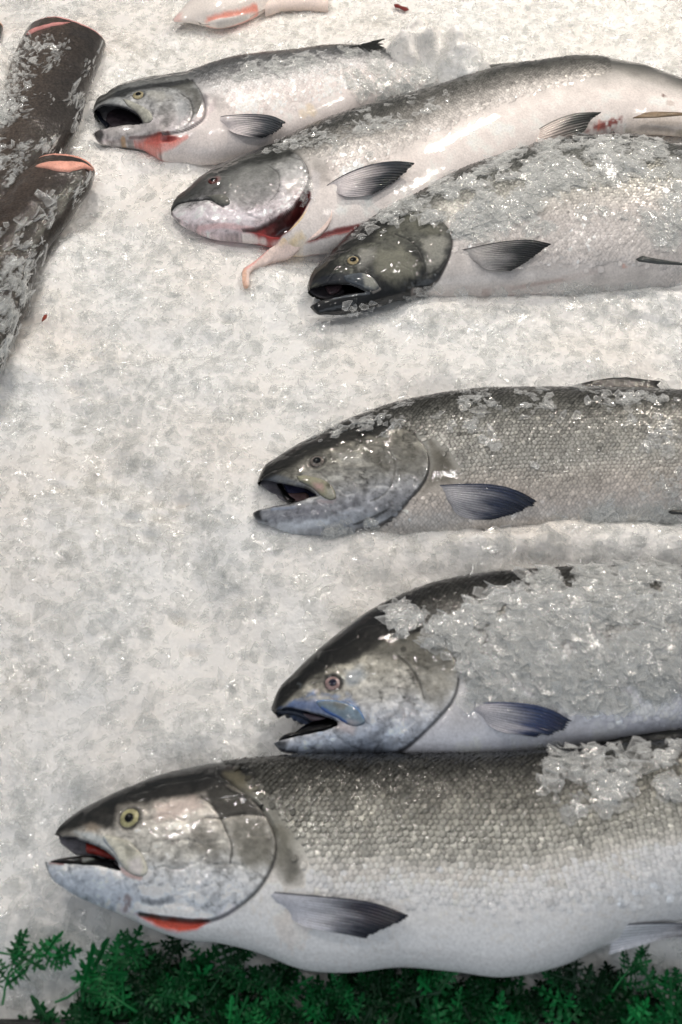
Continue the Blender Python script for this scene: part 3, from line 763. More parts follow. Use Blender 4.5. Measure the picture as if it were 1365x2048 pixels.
# ---- 5: salmon under ice, sky reflection painted blue on its lip
z5 = Z(520, 1130, 700 / 1365); m5 = Z(530, 1300, 250 / 1365)
FISH.append(dict(key='blue', label='salmon with bright blue upper lip and open mouth, its flank buried under ice', zc=0.035, kb=0.46, gain=0.70, seed=51, cell=0.0010,
    st=[(543, 1414, 548, 1488), (551, 1391, 556, 1499), (587, 1346, 595, 1510), (640, 1296, 645, 1512), (694, 1253, 700, 1511), (735, 1223, 745, 1511), (776, 1203, 787, 1518), (817, 1185, 838, 1523), (880, 1164, 910, 1524), (960, 1150, 985, 1519), (1080, 1140, 1090, 1506), (1200, 1136, 1210, 1487), (1365, 1136, 1365, 1461), (1550, 1150, 1550, 1420), (1800, 1200, 1800, 1372), (1980, 1238, 1980, 1340)],
    shead=0.40, oper=z5([(560, 260), (640, 265), (700, 298), (740, 340), (765, 390), (773, 440), (766, 490), (746, 535), (710, 580), (660, 632), (610, 680), (560, 718), (500, 742), (420, 748)]),
    pre=z5([(530, 350), (590, 410), (620, 460), (640, 520), (620, 590), (560, 640), (470, 690), (350, 728)]),
    gap=m5([(60, 640), (95, 655), (130, 672), (200, 628), (280, 628), (360, 645), (520, 680), (700, 730), (790, 775), (800, 812), (720, 850), (620, 880), (480, 912), (350, 935), (230, 965), (150, 985), (100, 1010), (20, 1000), (0, 700)]),
    eye=(z5([(285, 463)])[0], 17, (168, 136, 130), (38, 40, 62), 0.46),
    grooves=[(z5([(380, 700), (440, 680), (500, 620)]), 0.001, 0.003)],
    body=[(0, (34, 33, 28)), (.12, (60, 58, 50)), (.25, (105, 102, 92)), (.45, (150, 147, 138)), (.62, (186, 180, 172)), (.75, (200, 192, 186)), (1, (196, 194, 202))],
    head=[(0, (34, 33, 30)), (.2, (50, 48, 42)), (.34, (120, 115, 98)), (.55, (178, 170, 150)), (.72, (182, 176, 164)), (.85, (184, 184, 188)), (1, (164, 176, 196))],
    ops=[('poly', z5([(30, 575), (60, 500), (200, 340), (420, 170), (560, 110), (640, 230), (640, 262), (520, 290), (440, 330), (350, 380), (250, 405), (200, 440), (150, 490), (80, 560)]), (34, 33, 30), 3, 0.93),
         ('poly', z5([(440, 330), (520, 290), (640, 268), (700, 300), (745, 350), (740, 420), (660, 430), (600, 400), (500, 380)]), (96, 92, 76), 7, 0.7),
         ('poly', z5([(620, 440), (740, 420), (765, 460), (740, 530), (680, 580), (640, 540)]), (150, 142, 122), 6, 0.6),
         ('line', z5([(540, 355), (595, 412), (622, 460), (640, 520)]), (78, 72, 60), 1.5, 0.6),
         ('dot', z5([(285, 463)])[0], (30, 30, 34), 12.0, 0.92),
         ('poly', z5([(330, 410), (390, 390), (420, 430), (380, 470), (340, 470)]), (158, 168, 176), 4, 0.6),
         ('poly', z5([(120, 540), (210, 495), (300, 520), (370, 545), (405, 590), (412, 640), (395, 560), (330, 505), (230, 500)]), (96, 136, 182), 4, 0.75, 160.0),  # blue along the lip: reflected sky painted into the skin colour
         ('poly', z5([(75, 560), (150, 520), (230, 530), (300, 570), (330, 600), (230, 590), (150, 565)]), (90, 118, 160), 3, 0.75),
         ('line', m5([(110, 672), (200, 632), (280, 628), (360, 645), (520, 680), (700, 728), (790, 775)]), (24, 28, 42), 1.7, 0.9),
         ('poly', m5([(100, 1010), (200, 965), (260, 990), (220, 1060), (160, 1085), (110, 1050)]), (44, 46, 52), 3, 0.85),
         ('line', m5([(105, 1030), (130, 1075), (220, 1110), (330, 1135)]), (50, 56, 70), 1.5, 0.7),
         ('poly', m5([(350, 940), (480, 915), (640, 885), (720, 860), (720, 900), (560, 950), (400, 970)]), (92, 108, 130), 3, 0.6),
         ('dot', m5([(600, 890)])[0], (150, 172, 196), 4, 0.6),
         ('poly', m5([(740, 830), (840, 790), (1000, 850), (960, 900), (840, 900)]), (206, 184, 178), 4, 0.7),
         ('poly', z5([(430, 650), (490, 610), (500, 660), (460, 690), (400, 700)]), (84, 82, 88), 5, 0.6),
         ('poly', z5([(500, 700), (600, 640), (690, 590), (640, 640), (560, 705)]), (110, 106, 106), 4, 0.5, 260.0),
         ('poly', z5([(770, 340), (820, 340), (850, 400), (840, 470), (790, 450)]), (110, 102, 84), 6, 0.7),
         ('dot', z5([(375, 342)])[0], (26, 25, 22), 2.6, 0.85), ('dot', z5([(305, 355)])[0], (26, 25, 22), 3, 0.7), ('dot', z5([(255, 372)])[0], (26, 25, 22), 2.5, 0.7), ('dot', z5([(655, 300)])[0], (30, 28, 24), 3, 0.7), ('dot', z5([(560, 330)])[0], (40, 38, 32), 3, 0.6),
         ('line', z5([(148, 462), (160, 468), (158, 480)]), (90, 96, 96), 1.4, 0.8)],
    maxilla=m5([(545, 560), (620, 540), (740, 542), (860, 562), (970, 602), (1050, 665), (1092, 745), (1100, 795), (1060, 822), (1000, 838), (930, 825), (860, 792), (790, 750), (700, 706), (610, 640)]),
    mxcol=(112, 128, 140), mxops=[('line', m5([(560, 560), (700, 545), (860, 566), (970, 606), (1050, 668), (1088, 745)]), (104, 150, 200), 2.2, 0.8), ('poly', m5([(600, 570), (760, 570), (900, 610), (860, 660), (700, 620)]), (128, 122, 98), 3, 0.7), ('poly', m5([(900, 780), (1060, 790), (1000, 835), (930, 822)]), (180, 165, 165), 2.5, 0.7), ('line', m5([(620, 640), (720, 705), (800, 750), (880, 800)]), (70, 120, 190), 1.8, 0.7)],  # blue edge lines paint the sky's reflection on the wet bone
    mouth=[(m5([(95, 655), (200, 625), (400, 640), (720, 725), (810, 790), (640, 752), (520, 772), (400, 722), (260, 690), (140, 682)]), -0.004, (74, 84, 104), 0.002),
           (m5([(420, 690), (560, 700), (670, 745), (560, 768), (500, 750)]), 0.002, (126, 104, 112), 0.002),
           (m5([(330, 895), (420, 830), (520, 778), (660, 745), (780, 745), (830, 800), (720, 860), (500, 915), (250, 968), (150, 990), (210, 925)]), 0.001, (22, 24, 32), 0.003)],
    shoulder=z5([(440, 160), (540, 150), (620, 230), (700, 290), (790, 330), (850, 390), (860, 480), (850, 560), (850, 800)]),
    noscale=[z5([(780, 540), (1365, 600), (1700, 620), (1700, 900), (700, 900)])],
    ds=0.0048, send=0.74, met=0.25, rim=[0.30, 0.34, 0.5, 0.7, 0.9],
    fins=[dict(name='pectoral_fin', base=(z5([(800, 540)])[0], z5([(862, 590)])[0]), top=z5([(800, 540), (870, 538), (950, 537), (1050, 543), (1130, 556), (1200, 580), (1250, 608)]), trail=z5([(1250, 608), (1200, 640), (1150, 660), (1080, 673)]), low=z5([(862, 590), (905, 632), (960, 655), (1020, 664), (1080, 673)]), cols=[(188, 180, 182), (58, 76, 112), (14, 20, 36)], n=12, rag=0.09, seed=5)],
    plates=[('pelvic_fin', z5([(1160, 716), (1210, 712), (1262, 716), (1255, 724), (1190, 722)]), 0.03, (40, 40, 42))]))

# ---- 4: grey scaled salmon in the middle
z4 = Z(480, 730, 660 / 1365); m4 = Z(490, 860, 250 / 1365); r4 = Z(965, 700, 400 / 1365)
FISH.append(dict(key='middle', label='salmon in the middle, open mouth, clear grey scales and pectoral fin above bare ice', zc=0.017, kb=0.47, gain=0.84, seed=41, cell=0.0011,
    st=[(516, 963, 506, 1030), (524, 942, 512, 1041), (552, 918, 540, 1053), (590, 895, 580, 1068), (640, 870, 628, 1072), (690, 846, 680, 1070), (740, 827, 735, 1070), (790, 812, 794, 1075), (850, 800, 855, 1078), (939, 787, 945, 1074), (1020, 782, 1025, 1068), (1130, 782, 1130, 1062), (1250, 784, 1250, 1052), (1365, 788, 1365, 1042), (1550, 802, 1550, 1018), (1800, 842, 1800, 985), (1960, 868, 1960, 962)],
    shead=0.40, oper=z4([(560, 235), (640, 255), (700, 276), (740, 310), (770, 350), (782, 400), (776, 450), (750, 500), (715, 542), (680, 582), (640, 622), (600, 650), (550, 676), (480, 690)]),
    pre=z4([(560, 330), (610, 350), (640, 400), (640, 450), (625, 500), (590, 540), (540, 565)]),
    gap=m4([(100, 600), (136, 582), (180, 545), (260, 540), (350, 560), (440, 578), (560, 600), (680, 632), (760, 682), (790, 708), (680, 735), (560, 775), (480, 790), (380, 804), (250, 835), (160, 855), (110, 885), (60, 900), (20, 700)]),
    eye=(z4([(320, 400)])[0], 15, (150, 134, 120), (24, 30, 36), 0.52),
    grooves=[(z4([(360, 470), (330, 450), (250, 455)]), 0.0008, 0.0015)],
    body=[(0, (44, 43, 36)), (.06, (54, 52, 44)), (.16, (88, 86, 75)), (.3, (130, 128, 116)), (.5, (156, 153, 142)), (.7, (166, 161, 148)), (.8, (186, 174, 158)), (.9, (206, 190, 174)), (1, (200, 190, 178))],
    head=[(0, (40, 39, 32)), (.15, (56, 53, 42)), (.3, (112, 108, 92)), (.5, (146, 141, 124)), (.7, (160, 157, 148)), (.85, (160, 160, 164)), (1, (170, 172, 178))],
    ops=[('poly', z4([(60, 500), (90, 430), (220, 340), (380, 260), (520, 200), (620, 220), (640, 250), (560, 290), (440, 320), (330, 360), (250, 400), (180, 440), (110, 480)]), (44, 42, 33), 4, 0.88),
         ('poly', z4([(480, 250), (560, 225), (640, 255), (600, 290), (500, 300)]), (30, 29, 24), 4, 0.7),
         ('poly', z4([(380, 360), (480, 370), (520, 400), (430, 410)]), (180, 176, 164), 5, 0.5),
         ('poly', z4([(520, 360), (600, 380), (620, 440), (540, 430)]), (116, 110, 88), 8, 0.55),
         ('poly', z4([(640, 360), (740, 340), (770, 400), (740, 460), (660, 450)]), (120, 114, 94), 7, 0.55),
         ('line', z4([(575, 335), (615, 355), (640, 400), (640, 450), (625, 500), (590, 540), (540, 562)]), (110, 104, 90), 1.4, 0.55),
         ('poly', z4([(785, 310), (850, 365), (885, 420), (905, 480), (800, 495), (760, 520), (785, 430)]), (120, 112, 90), 5, 0.75),
         ('poly', z4([(820, 340), (860, 380), (860, 430), (820, 440)]), (92, 84, 64), 6, 0.6),
         ('dot', z4([(318, 402)])[0], (84, 80, 70), 10.5, 0.8),
         ('line', m4([(140, 575), (180, 545), (260, 540), (350, 560), (440, 578), (560, 598), (680, 630), (770, 690)]), (34, 38, 48), 1.8, 0.85),
         ('poly', m4([(200, 540), (330, 500), (440, 500), (560, 560), (640, 590), (440, 570), (330, 555)]), (108, 122, 140), 3, 0.6),
         ('poly', m4([(145, 575), (165, 500), (260, 400), (330, 420), (300, 500), (230, 540)]), (46, 46, 40), 4, 0.7),
         ('poly', m4([(85, 920), (110, 870), (190, 845), (180, 900), (200, 960), (260, 985), (240, 1035), (160, 1010), (100, 965)]), (34, 33, 34), 2.5, 0.93),
         ('line', m4([(160, 850), (300, 825), (480, 790), (680, 740)]), (60, 58, 50), 1.6, 0.8),
         ('line', m4([(300, 860), (450, 845), (540, 840)]), (150, 168, 196), 2.2, 0.6),
         ('poly', m4([(280, 920), (600, 870), (900, 850), (900, 960), (600, 990), (300, 960)]), (158, 156, 166), 8, 0.6),
         ('poly', m4([(860, 880), (1080, 830), (1240, 760), (1260, 800), (1140, 890), (900, 930)]), (84, 84, 92), 5, 0.75),
         ('line', m4([(380, 1060), (600, 1050), (800, 1020), (900, 1015)]), (206, 210, 216), 4, 0.7),
         ('poly', m4([(800, 770), (960, 770), (1000, 740), (960, 800), (860, 800)]), (190, 160, 158), 2.5, 0.7),
         ('poly', z4([(470, 650), (560, 600), (680, 570), (640, 620), (560, 670), (490, 685)]), (112, 112, 112), 5, 0.5),
         ('line', r4([(-180, 575), (100, 556), (400, 548), (800, 550), (1365, 546), (1700, 560)]), (84, 82, 72), 1.3, 0.6)] + [('line', z4([(470 + 14 * k, 664 - 6 * k), (560 + 12 * k, 640 - 9 * k)]), (66, 64, 62), 0.9, 0.7) for k in range(6)],
    maxilla=m4([(560, 505), (640, 492), (740, 508), (870, 548), (925, 580), (975, 640), (998, 700), (998, 748), (955, 768), (880, 750), (810, 706), (750, 650), (660, 600), (590, 560)]),
    mxcol=(140, 138, 118), mxops=[('poly', m4([(750, 600), (850, 610), (850, 680), (780, 660)]), (196, 156, 148), 3, 0.8), ('poly', m4([(900, 640), (980, 640), (995, 740), (900, 740)]), (176, 172, 156), 3, 0.7), ('poly', m4([(900, 560), (960, 610), (920, 650), (890, 620)]), (58, 56, 42), 2, 0.8), ('line', m4([(600, 570), (700, 620), (800, 700)]), (120, 128, 136), 1.6, 0.6)],
    mouth=[(m4([(134, 584), (200, 545), (450, 570), (700, 640), (800, 710), (560, 780), (460, 784), (330, 715), (230, 645)]), -0.005, (142, 134, 140), 0.001),
           (m4([(420, 590), (560, 590), (700, 640), (780, 700), (660, 735), (540, 760), (470, 690)]), -0.001, (92, 92, 122), 0.002),
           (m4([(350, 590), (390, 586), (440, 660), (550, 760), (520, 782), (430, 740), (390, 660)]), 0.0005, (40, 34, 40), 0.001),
           (m4([(470, 690), (560, 690), (690, 700), (700, 722), (570, 762), (510, 730)]), 0.001, (168, 132, 130), 0.001)],
    shoulder=z4([(520, 170), (600, 205), (660, 258), (740, 285), (800, 308), (860, 365), (890, 420), (915, 490), (960, 500), (850, 520), (740, 540), (690, 590), (620, 650), (540, 700), (540, 800)]),
    ds=0.0043, send=0.76, met=0.30, rim=[0.18, 0.24, 0.36, 0.52, 0.8],
    fins=[dict(name='pectoral_fin', base=(z4([(785, 497)])[0], z4([(868, 570)])[0]), top=z4([(785, 497), (860, 495), (950, 492), (1050, 495), (1120, 506), (1190, 530), (1252, 563)]), trail=z4([(1252, 563), (1190, 598), (1120, 624), (1040, 642)]), low=z4([(868, 570), (900, 615), (960, 638), (1040, 642)]), cols=[(184, 178, 180), (56, 70, 98), (16, 20, 30)], n=15, rag=0.05, seed=41)],
    plates=[('dorsal_fin', r4([(560, 272), (640, 240), (740, 215), (860, 196), (980, 190), (1100, 195), (1215, 213), (1190, 238), (1222, 268), (1100, 300), (800, 310)]), 0.004, (26, 26, 26)),
            ('pelvic_fin', r4([(1270, 1102), (1300, 1094), (1420, 1092), (1560, 1110), (1440, 1118), (1300, 1114)]), 0.024, (44, 46, 46))]))

# ---- 3: dark-headed salmon with a yellow eye
z3 = Z(580, 380, 600 / 1365); r3 = Z(965, 200, 400 / 1365)
FISH.append(dict(key='dark', label='dark headed salmon with round yellow eye, back heaped with ice flakes', zc=0.021, kb=0.47, gain=0.84, seed=31, cell=0.0012,
    st=[(615, 571, 621, 615), (620, 555, 630, 625), (640, 529, 656, 629), (668, 500, 688, 628), (700, 470, 722, 622), (735, 443, 760, 611), (773, 419, 800, 600), (809, 404, 840, 593), (866, 376, 890, 591), (963, 337, 975, 592), (1099, 302, 1100, 588), (1248, 291, 1240, 580), (1365, 311, 1365, 572), (1550, 345, 1550, 560), (1750, 400, 1750, 545), (1880, 435, 1880, 530)],
    shead=0.42, oper=z3([(500, 108), (545, 102), (595, 100), (650, 115), (700, 150), (730, 190), (738, 240), (726, 300), (700, 360), (670, 412), (620, 452), (560, 482), (490, 508), (420, 528)]),
    pre=z3([(480, 200), (540, 225), (590, 275), (610, 330), (615, 380), (590, 420), (540, 440), (460, 470)]),
    gap=z3([(60, 450), (84, 458), (110, 442), (150, 430), (230, 425), (285, 430), (330, 448), (345, 462), (290, 466), (220, 481), (155, 494), (110, 516), (70, 530), (50, 480)]),
    eye=(z3([(289, 322)])[0], 12.5, (196, 170, 96), (14, 18, 22), 0.50),
    body=[(0, (46, 47, 42)), (.12, (74, 75, 68)), (.3, (124, 124, 114)), (.5, (172, 168, 154)), (.62, (196, 188, 174)), (.75, (204, 192, 182)), (1, (214, 202, 192))],
    head=[(0, (42, 42, 36)), (.25, (66, 66, 54)), (.45, (118, 117, 98)), (.65, (112, 112, 98)), (.85, (62, 64, 64)), (1, (70, 72, 74))],
    ops=[('poly', z3([(70, 450), (100, 380), (200, 260), (340, 140), (500, 45), (560, 95), (500, 130), (420, 180), (380, 240), (300, 270), (230, 320), (240, 370), (160, 400)]), (36, 38, 36), 7, 0.85),
         ('poly', z3([(80, 450), (160, 390), (250, 380), (330, 400), (300, 430), (160, 430)]), (46, 54, 70), 3, 0.8),
         ('poly', z3([(320, 270), (390, 260), (400, 300), (350, 350), (310, 360)]), (176, 172, 160), 4, 0.45),
         ('poly', z3([(380, 280), (500, 260), (580, 320), (590, 400), (500, 420), (400, 380)]), (152, 149, 122), 8, 0.75),
         ('poly', z3([(540, 130), (600, 120), (660, 150), (700, 200), (640, 210), (560, 180)]), (130, 128, 104), 6, 0.7),
         ('poly', z3([(600, 220), (700, 210), (725, 250), (700, 330), (640, 390), (620, 320)]), (174, 170, 152), 6, 0.75),
         ('line', z3([(480, 200), (540, 225), (590, 275), (610, 330), (615, 380), (590, 420)]), (62, 62, 52), 1.5, 0.7),
         ('line', z3([(590, 180), (630, 160), (660, 140)]), (60, 60, 50), 2, 0.5), ('line', z3([(630, 390), (680, 360), (710, 320)]), (50, 50, 44), 1.5, 0.6),
         ('dot', z3([(289, 322)])[0], (32, 32, 30), 9.5, 0.85),
         ('poly', z3([(90, 545), (110, 510), (220, 482), (350, 462), (420, 440), (480, 460), (560, 470), (500, 505), (400, 530), (260, 570), (130, 565)]), (50, 54, 58), 4, 0.85),
         ('line', z3([(200, 490), (300, 475), (360, 468)]), (120, 128, 138), 1.8, 0.5),
         ('line', z3([(84, 455), (110, 440), (150, 428), (230, 423), (285, 428), (335, 448)]), (24, 26, 34), 1.6, 0.9),
         ('line', z3([(380, 465), (410, 450)]), (168, 160, 150), 2, 0.6),
         ('line', z3([(560, 480), (680, 475), (860, 470), (1000, 460), (1180, 420), (1400, 370)]), (206, 186, 174), 3, 0.4),
         ('line', r3([(0, 1312), (200, 1285), (450, 1245), (650, 1215), (800, 1180)]), (190, 156, 142), 1.2, 0.45, 60.0), ('dot', r3([(970, 1138)])[0], (206, 140, 112), 2.5, 0.5),
         ('line', r3([(560, 606), (760, 606), (1000, 604), (1200, 606)]), (92, 90, 84), 1.2, 0.6)],
    maxilla=z3([(240, 392), (290, 380), (335, 378), (375, 395), (400, 425), (408, 446), (390, 458), (350, 456), (320, 444), (280, 428), (250, 410)]),
    mxcol=(72, 78, 84), mxh=0.0024, mxops=[('poly', z3([(335, 390), (375, 402), (405, 440), (385, 456), (345, 440)]), (172, 170, 152), 2.5, 0.85)],
    mouth=[(z3([(84, 458), (110, 440), (160, 428), (240, 424), (340, 450), (280, 468), (170, 488), (120, 478)]), -0.004, (96, 88, 92), 0.001),
           (z3([(160, 436), (200, 430), (240, 436), (230, 452), (180, 466)]), 0.001, (112, 88, 92), 0.002),
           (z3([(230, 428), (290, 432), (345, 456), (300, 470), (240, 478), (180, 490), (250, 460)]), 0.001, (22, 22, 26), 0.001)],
    shoulder=z3([(480, 20), (530, 85), (600, 80), (680, 110), (740, 165), (770, 240), (760, 330), (720, 420), (700, 700)]),
    noscale=[z3([(720, 280), (1100, 320), (1400, 340), (1700, 300), (1700, 700), (600, 700)])],
    ds=0.0046, send=0.8, met=0.30, rim=[0.28, 0.36, 0.55, 0.8, 0.95],
    fins=[dict(name='pectoral_fin', base=(z3([(745, 282)])[0], z3([(850, 330)])[0]), top=z3([(745, 282), (800, 268), (900, 246), (1000, 230), (1100, 226), (1195, 243)]), trail=z3([(1195, 243), (1150, 275), (1090, 320), (1010, 368)]), low=z3([(850, 330), (890, 355), (950, 366), (1010, 368)]), cols=[(196, 186, 178), (86, 88, 88), (38, 40, 40)], n=16, rag=0.03, seed=3)],
    plates=[('dorsal_fin', r3([(480, 300), (560, 268), (640, 235), (720, 206), (800, 194), (920, 193), (905, 215), (935, 238), (850, 290), (600, 320)]), 0.006, (22, 23, 23)),
            ('pelvic_fin', r3([(1050, 1082), (1090, 1068), (1200, 1085), (1365, 1106), (1480, 1125), (1365, 1128), (1200, 1110), (1070, 1098)]), 0.040, (58, 62, 62))]))

# ---- 2: gutted salmon with the open gill
z2 = Z(300, 220, 600 / 1365); r2 = Z(765, 60, 600 / 1365)
FISH.append(dict(key='gutted', label='gutted salmon with closed mouth and gill cover gaping open over dark red flesh', zc=0.022, kb=0.46, gain=0.84, seed=21, cell=0.0013,
    st=[(342, 417, 343, 430), (349, 402, 357, 445), (375, 381, 388, 463), (410, 355, 428, 477), (450, 334, 476, 482), (495, 318, 535, 490), (545, 300, 580, 508), (608, 274, 640, 505), (678, 246, 720, 490), (765, 221, 820, 455), (880, 185, 930, 400), (985, 154, 1030, 352), (1090, 135, 1110, 312), (1180, 128, 1190, 284), (1270, 139, 1255, 268), (1365, 168, 1365, 270), (1480, 212, 1470, 295), (1570, 255, 1560, 325)],
    shead=0.42, oper=z2([(600, 180), (650, 192), (690, 222), (718, 270), (722, 320), (702, 370), (660, 430), (600, 482), (550, 510), (490, 540), (420, 545)]),
    pre=z2([(540, 250), (585, 290), (590, 340), (570, 390), (540, 420)]),
    eye=(z2([(290, 322)])[0], 9.5, (120, 76, 70), (18, 16, 20), 0.5),
    slit=(34, 22, 22),
    grooves=[(z2([(95, 462), (115, 432), (165, 412), (220, 405), (280, 406), (330, 436)]), 0.002, 0.002)],
    recess=[(z2([(725, 345), (738, 400), (695, 475), (640, 545), (590, 592), (520, 582), (440, 547), (500, 538), (560, 505), (640, 452), (695, 385)]), 0.018, 0.008), (z2([(712, 602), (730, 585), (800, 555), (900, 528), (1000, 515), (1010, 535), (880, 562), (760, 592)]), 0.008, 0.004)],
    body=[(0, (48, 48, 42)), (.14, (76, 75, 66)), (.28, (116, 113, 102)), (.42, (166, 159, 148)), (.56, (208, 197, 186)), (.7, (230, 214, 202)), (1, (226, 212, 202))],
    head=[(0, (54, 54, 44)), (.15, (76, 76, 64)), (.3, (112, 112, 102)), (.45, (158, 156, 148)), (.58, (196, 190, 186)), (.75, (220, 206, 204)), (1, (216, 190, 190))],
    ops=[('poly', z2([(95, 460), (110, 425), (170, 365), (260, 300), (340, 265), (400, 240), (460, 235), (420, 280), (380, 320), (360, 400), (330, 430), (280, 400), (170, 405), (120, 430)]), (80, 80, 74), 5, 0.75),
         ('poly', z2([(420, 235), (520, 195), (640, 185), (660, 200), (560, 230), (480, 260), (430, 260)]), (58, 58, 46), 5, 0.85),
         ('poly', z2([(330, 300), (430, 255), (560, 240), (600, 300), (575, 390), (480, 440), (400, 440), (340, 420)]), (138, 138, 130), 9, 0.75),
         ('poly', z2([(590, 250), (680, 215), (715, 280), (700, 350), (640, 400), (600, 350)]), (176, 174, 168), 6, 0.6),
         ('line', z2([(540, 250), (585, 290), (590, 340), (570, 390), (540, 420)]), (96, 94, 88), 1.4, 0.6),
         ('line', z2([(640, 215), (690, 235), (712, 290)]), (70, 70, 62), 1.5, 0.5), ('line', z2([(610, 440), (660, 390), (690, 350)]), (80, 78, 74), 1.4, 0.5),
         ('dot', z2([(295, 320)])[0], (176, 140, 132), 9, 0.7),
         ('line', z2([(95, 465), (112, 434), (165, 412), (220, 405), (280, 406), (335, 436)]), (34, 36, 40), 2.4, 0.9),
         ('line', z2([(94, 460), (108, 488), (135, 512)]), (60, 60, 62), 2.2, 0.8),
         ('poly', z2([(120, 470), (240, 445), (380, 460), (520, 470), (450, 520), (300, 520), (180, 510)]), (232, 218, 220), 8, 0.7),
         ('line', z2([(220, 540), (320, 525), (440, 545), (540, 575), (580, 590)]), (222, 178, 176), 4, 0.7),
         ('poly', z2([(725, 340), (740, 400), (698, 475), (640, 548), (590, 596), (520, 588), (436, 548), (500, 536), (560, 503), (640, 450), (692, 383)]), (124, 26, 28), 1.5, 0.97),
         ('poly', z2([(560, 520), (640, 460), (690, 400), (680, 480), (620, 540)]), (44, 14, 14), 3, 0.8),
         ('poly', z2([(440, 548), (520, 545), (600, 570), (580, 596), (520, 588)]), (196, 96, 92), 2.5, 0.75),
         ('poly', z2([(730, 260), (760, 230), (850, 260), (830, 320), (790, 350), (745, 330)]), (104, 101, 92), 10, 0.5),
         ('poly', z2([(735, 270), (775, 290), (770, 370), (730, 440), (700, 480), (735, 380)]), (206, 196, 192), 4, 0.7),
         ('poly', z2([(708, 604), (730, 583), (800, 553), (900, 526), (1000, 513), (1012, 537), (880, 565), (760, 594)]), (160, 66, 60), 1.2, 0.9),
         ('poly', z2([(600, 640), (640, 590), (690, 560), (710, 580), (690, 620), (640, 640)]), (232, 196, 96), 5, 0.75),
         ('poly', r2([(925, 465), (960, 428), (1030, 404), (1095, 392), (1085, 445), (1010, 455)]), (150, 54, 40), 2.2, 0.9, 220.0), ('line', r2([(990, 415), (985, 450)]), (206, 130, 110), 3, 0.6),
         ('dot', r2([(1280, 297)])[0], (112, 66, 46), 4, 0.8), ('dot', r2([(1310, 330)])[0], (150, 120, 90), 6, 0.4),
         ('poly', r2([(1120, 400), (1365, 390), (1365, 460), (1120, 470)]), (206, 186, 160), 6, 0.5), ('line', r2([(1110, 472), (1365, 476)]), (150, 140, 96), 4, 0.6)],
    maxilla=z2([(255, 392), (300, 384), (345, 388), (363, 408), (364, 428), (340, 438), (310, 430), (280, 408)]), mxcol=(104, 104, 98), mxh=0.002,
    shoulder=z2([(560, 120), (640, 165), (720, 205), (780, 215), (850, 265), (830, 320), (900, 330), (900, 700)]),
    noscale=[z2([(780, 350), (1000, 250), (1500, 0), (2200, -200), (2200, 800), (600, 800)])],
    ds=0.0046, send=0.72, met=0.25, rim=[0.30, 0.42, 0.68, 0.9, 1.0],
    fins=[dict(name='pectoral_fin', base=(z2([(805, 342)])[0], z2([(845, 372)])[0]), top=z2([(805, 342), (870, 302), (960, 262), (1060, 236), (1150, 230), (1214, 237)]), trail=z2([(1214, 237), (1170, 280), (1110, 330), (1020, 382)]), low=z2([(845, 372), (890, 390), (950, 392), (1020, 382)]), cols=[(214, 200, 196), (70, 78, 90), (28, 32, 38)], n=14, rag=0.04, seed=2),
          dict(name='pelvic_fin', base=(r2([(690, 462)])[0], r2([(690, 528)])[0]), top=r2([(690, 462), (780, 412), (880, 378), (1002, 371)]), trail=r2([(1002, 371), (950, 412), (935, 445), (900, 470)]), low=r2([(690, 528), (740, 530), (830, 500), (900, 470)]), cols=[(218, 196, 180), (128, 128, 120), (66, 68, 64)], n=10, rag=0.03, seed=22)],
    plates=[('anal_fin', r2([(1140, 398), (1190, 378), (1240, 368), (1340, 372), (1420, 385), (1300, 390), (1240, 398)]), 0.03, (128, 112, 92))]))

